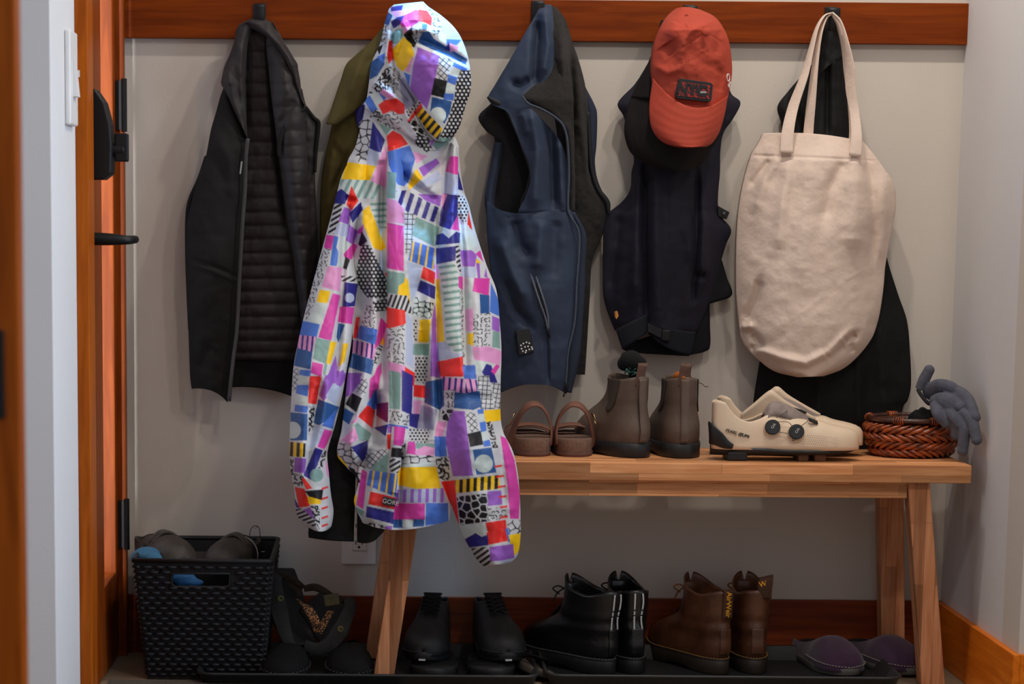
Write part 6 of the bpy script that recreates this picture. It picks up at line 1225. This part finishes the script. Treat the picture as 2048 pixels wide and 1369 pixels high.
# shoes and cloths inside
oldb = mat('worn_dark_brown_leather', (58, 50, 44), 0.6, 0.3, 24, bump=.4, bscale=160, rgb2=(74, 66, 58))
def crate_shoe(label, u, v, y, rz, rx, ry, piping):
    p = P(u, v, y); t = thing('leather_shoe', label, 'shoe', p, rz, rx=rx, ry=ry)
    bm = shoe_upper([(0, .0012, .06, .9), (.006, .018, .064, .88), (.03, .032, .062, .84), (.07, .036, .058, .8), (.10, .039, .066, .6), (.13, .042, .068, .2), (.16, .046, .066, 0), (.19, .048, .062, 0), (.22, .044, .052, 0), (.24, .033, .040, 0), (.25, .0012, .018, 0)], 12, 50, 2.3)
    bmesh.ops.translate(bm, vec=(0, -.2, 0), verts=bm.verts); o = obj('upper', bm, oldb, t); solidify(o, .0035)
    bm = sole_bm(.25, .046, .012, .003, .004, .0); bmesh.ops.translate(bm, vec=(0, -.2, -.010), verts=bm.verts); obj('sole', bm, blk2, t)
    bm = bmesh.new()
    for yy, w_, z in ((-.04, .030, .068), (-.062, .030, .070)): add_tube(bm, [(w_*q, yy, z*.99-.022*q*q+.004) for q in np.linspace(-1, 1, 9)], .0042, 8)
    obj('strap', bm, oldb, t)
    if piping:
        bm = bmesh.new(); add_tube(bm, [(.047*math.cos(a), -.085-.006*abs(math.cos(a)), .018+.052*math.sin(a)**.8) for a in np.linspace(.1, math.pi-.1, 15)], .0012, 6); obj('piping', bm, wst, t)
crate_shoe('worn dark leather shoe on top of the crate, bigger left one', 352, 1132, -.235, math.radians(205), math.radians(7), math.radians(6), False)
crate_shoe('worn dark leather shoe on top of the crate, right of the other one', 448, 1138, -.225, math.radians(168), math.radians(6), math.radians(-10), True)
bl_c = mat('blue_fabric', (52, 104, 138), 0.85, 0.15, 20, bump=.3, bscale=200)
def lump(name, label, cat, parts, m):
    t = thing(name, label, cat, P(*parts[0][:3])); bm = bmesh.new()
    for u, v, y, r, sc in parts: add_ball(bm, P(u, v, y), r, 4, sc)
    o = obj('fabric_body', bm, m, t, True); q = o.modifiers.new('r', 'REMESH'); q.mode = 'VOXEL'; q.voxel_size = .003; q.use_smooth_shade = True
    q = o.modifiers.new('s', 'SMOOTH'); q.iterations = 6; return t
lump('beach_shoe', 'teal blue fabric shoe in the left corner of the crate', 'shoe', [(294, 1112, -.26, .030, (1.0, 1.3, .62)), (306, 1118, -.30, .020, (1, 1, .7)), (280, 1116, -.24, .02, (1, 1, .8))], bl_c)
lump('blue_pouch', 'bright blue fabric showing through the handle slot of the crate', 'pouch', [(368, 1160, -.31, .022, (1.2, .7, .8)), (384, 1166, -.315, .018, (1.4, .7, .5))], mat('bright_blue_fabric', (36, 96, 150), .8, .12, 20, bump=.3, bscale=200))
wl = thing('wire_hanger', 'thin bent wire sticking up from the back right corner of the crate', 'wire', P(510, 1068, -.05))
tube('wire', [P(u, v, -.05) for u, v in ((500, 1090), (500, 1066), (504, 1056), (512, 1052), (518, 1057), (520, 1068), (521, 1100))], .0008, black_metal, wl, True, seg=8, n=40)
bm = bmesh.new(); add_tube(bm, [P(510, 1058, -.05), P(516, 1053, -.052)], .0007, 6); obj('wire_end', bm, black_metal, wl, True)
# ------------------------------------------------------------------ strappy trekking sandals propped beside the crate
char = mat('charcoal_suede_strap', (44, 43, 43), 0.9, 0.25, 60, bump=.4, bscale=400)
webd = mat('dark_webbing', (34, 28, 25), 0.85, 0.5, 330, bump=.8, bscale=600, rgb2=(70, 54, 38))
webo = mat('orange_black_webbing', (22, 18, 16), 0.8, 0.2, 300, bump=.8, bscale=600)
nt = webo.node_tree; ck_ = nt.nodes.new('ShaderNodeTexVoronoi'); ck_.inputs['Scale'].default_value = 330; rp = nt.nodes.new('ShaderNodeValToRGB'); tcn = nt.nodes.new('ShaderNodeTexCoord')
nt.links.new(tcn.outputs['Object'], ck_.inputs['Vector']); nt.links.new(ck_.outputs['Distance'], rp.inputs['Fac']); nt.links.new(rp.outputs['Color'], nt.nodes['Principled BSDF'].inputs['Base Color'])
rp.color_ramp.elements[0].position = .38; rp.color_ramp.elements[0].color = (*s2l((196, 134, 74)), 1); rp.color_ramp.elements[1].position = .5; rp.color_ramp.elements[1].color = (*s2l((44, 26, 24)), 1)
olive_p = mat('olive_buckle', (72, 64, 30), .5, .12, 40, coat=.2)
def OB(pts): return [P(*cr('O', [(a, b)])[0], y) for a, b, y in pts]
def ring_logo(par, x, y, dy):
    c = P(*cr('O', [(x, y)])[0], dy); bm = bmesh.new(); add_tube(bm, [c+Vector((.0055*math.cos(a), 0, .0055*math.sin(a))) for a in np.linspace(0, 2*math.pi, 17)[:-1]], .0007, 6, closed=True)
    add_tube(bm, [c+Vector((.0028*math.cos(a), 0, .0028*math.sin(a))) for a in np.linspace(.6, 5, 10)], .0007, 6)
    obj('logo', bm, mat('olive_print', (150, 146, 70), .6), par, True)
sa = thing('trekking_sandal', 'charcoal strappy trekking sandal standing upright against the black crate', 'sandal', OB([(1240, 1040, -.25)])[0])
bm = bmesh.new(); rs = []
sl = catmull(OB([(1215, 450, -.17), (1240, 600, -.185), (1270, 780, -.20), (1330, 930, -.22), (1390, 1030, -.25)]), 24)
for i, p in enumerate(sl):
    w_ = .030+.012*math.sin(i/23*math.pi); rs.append([bm.verts.new(Vector(p)+Vector((dx, dy, 0))) for dx, dy in ((-w_, .0), (-w_, .018), (w_, .018), (w_, .0))])
for a, b in zip(rs[:-1], rs[1:]):
    for k in range(4): bm.faces.new((a[k], a[(k+1) % 4], b[(k+1) % 4], b[k]))
bm.faces.new(rs[0][::-1]); bm.faces.new(rs[-1]); o = obj('sole', bm, blk2, sa, True); bevel(o, .005, 3)
s_ = band('side_strap', OB([(1190, 470, -.21), (1185, 580, -.235), (1200, 700, -.25), (1230, 850, -.258), (1262, 960, -.262), (1300, 1040, -.262)]), (1, 0, .1), [.020, .034, .036, .030, .028, .022], .004, char, sa, True, 40)
ring_logo(s_, 1218, 672, -.2525)
band('ankle_strap', OB([(1195, 500, -.215), (1260, 515, -.225), (1330, 545, -.23), (1390, 595, -.23)]), (0, -.2, 1), [.016, .017, .017, .014], .003, webd, sa, True, 24)
band('ankle_strap', OB([(1290, 560, -.225), (1340, 600, -.228), (1360, 660, -.23)]), (1, 0, .2), .014, .003, webd, sa, True, 16)
sb = thing('trekking_sandal', 'charcoal strappy trekking sandal with orange flecked webbing and an olive buckle', 'sandal', OB([(1600, 1030, -.26)])[0])
bm = bmesh.new(); rs = []
sl = catmull(OB([(1430, 700, -.20), (1520, 760, -.21), (1600, 860, -.225), (1640, 960, -.24), (1640, 1040, -.25)]), 24)
for i, p in enumerate(sl):
    w_ = .032+.014*math.sin(i/23*math.pi); rs.append([bm.verts.new(Vector(p)+Vector((dx*.75, dy, dx*.6))) for dx, dy in ((-w_, .0), (-w_, .018), (w_, .018), (w_, .0))])
for a, b in zip(rs[:-1], rs[1:]):
    for k in range(4): bm.faces.new((a[k], a[(k+1) % 4], b[(k+1) % 4], b[k]))
bm.faces.new(rs[0][::-1]); bm.faces.new(rs[-1]); o = obj('sole', bm, blk2, sb, True); bevel(o, .005, 3)
s_ = band('side_strap', OB([(1400, 1030, -.262), (1500, 1056, -.27), (1590, 1020, -.276), (1660, 930, -.28), (1715, 820, -.278), (1745, 730, -.268), (1730, 670, -.255)]), [(.2, 0, 1), (.1, 0, 1), (-.4, 0, 1), (-.8, 0, .6), (-.9, 0, .4), (-1, 0, .2), (-1, 0, 0)], [.022, .026, .032, .034, .032, .030, .022], .004, char, sb, True, 50)
ring_logo(s_, 1672, 905, -.2835)
band('webbing', OB([(1350, 685, -.255), (1420, 745, -.272), (1475, 830, -.28), (1500, 930, -.276)]), [(.8, 0, -.6), (.8, 0, -.6), (.95, 0, -.3), (1, 0, 0)], [.018, .020, .021, .016], .003, webo, sb, True, 30)
band('webbing', OB([(1600, 770, -.262), (1560, 840, -.280), (1510, 935, -.279)]), (1, 0, .3), [.016, .016, .014], .003, webo, sb, True, 20)
band('ankle_strap', OB([(1395, 600, -.235), (1480, 590, -.245), (1560, 625, -.255), (1620, 670, -.26), (1700, 690, -.258), (1740, 720, -.255)]), (0, -.2, 1), [.014, .018, .018, .016, .018, .014], .003, webd, sb, True, 30)
bm = bmesh.new(); add_box(bm, (-.0165, -.006, -.0125), (.0165, .004, .0125), Matrix.Translation(OB([(1606, 684, -.268)])[0]) @ Matrix.Rotation(-.16, 4, 'Y')); bb = obj('buckle', bm, olive_p, sb, True, smooth=False); bevel(bb, .003, 3)
bm = bmesh.new(); add_box(bm, (-.0015, -.0075, -.0105), (.0015, -.005, .0105), Matrix.Translation(OB([(1606, 684, -.268)])[0]) @ Matrix.Rotation(-.16, 4, 'Y')); obj('buckle_bar', bm, olive_p, bb, True, smooth=False)
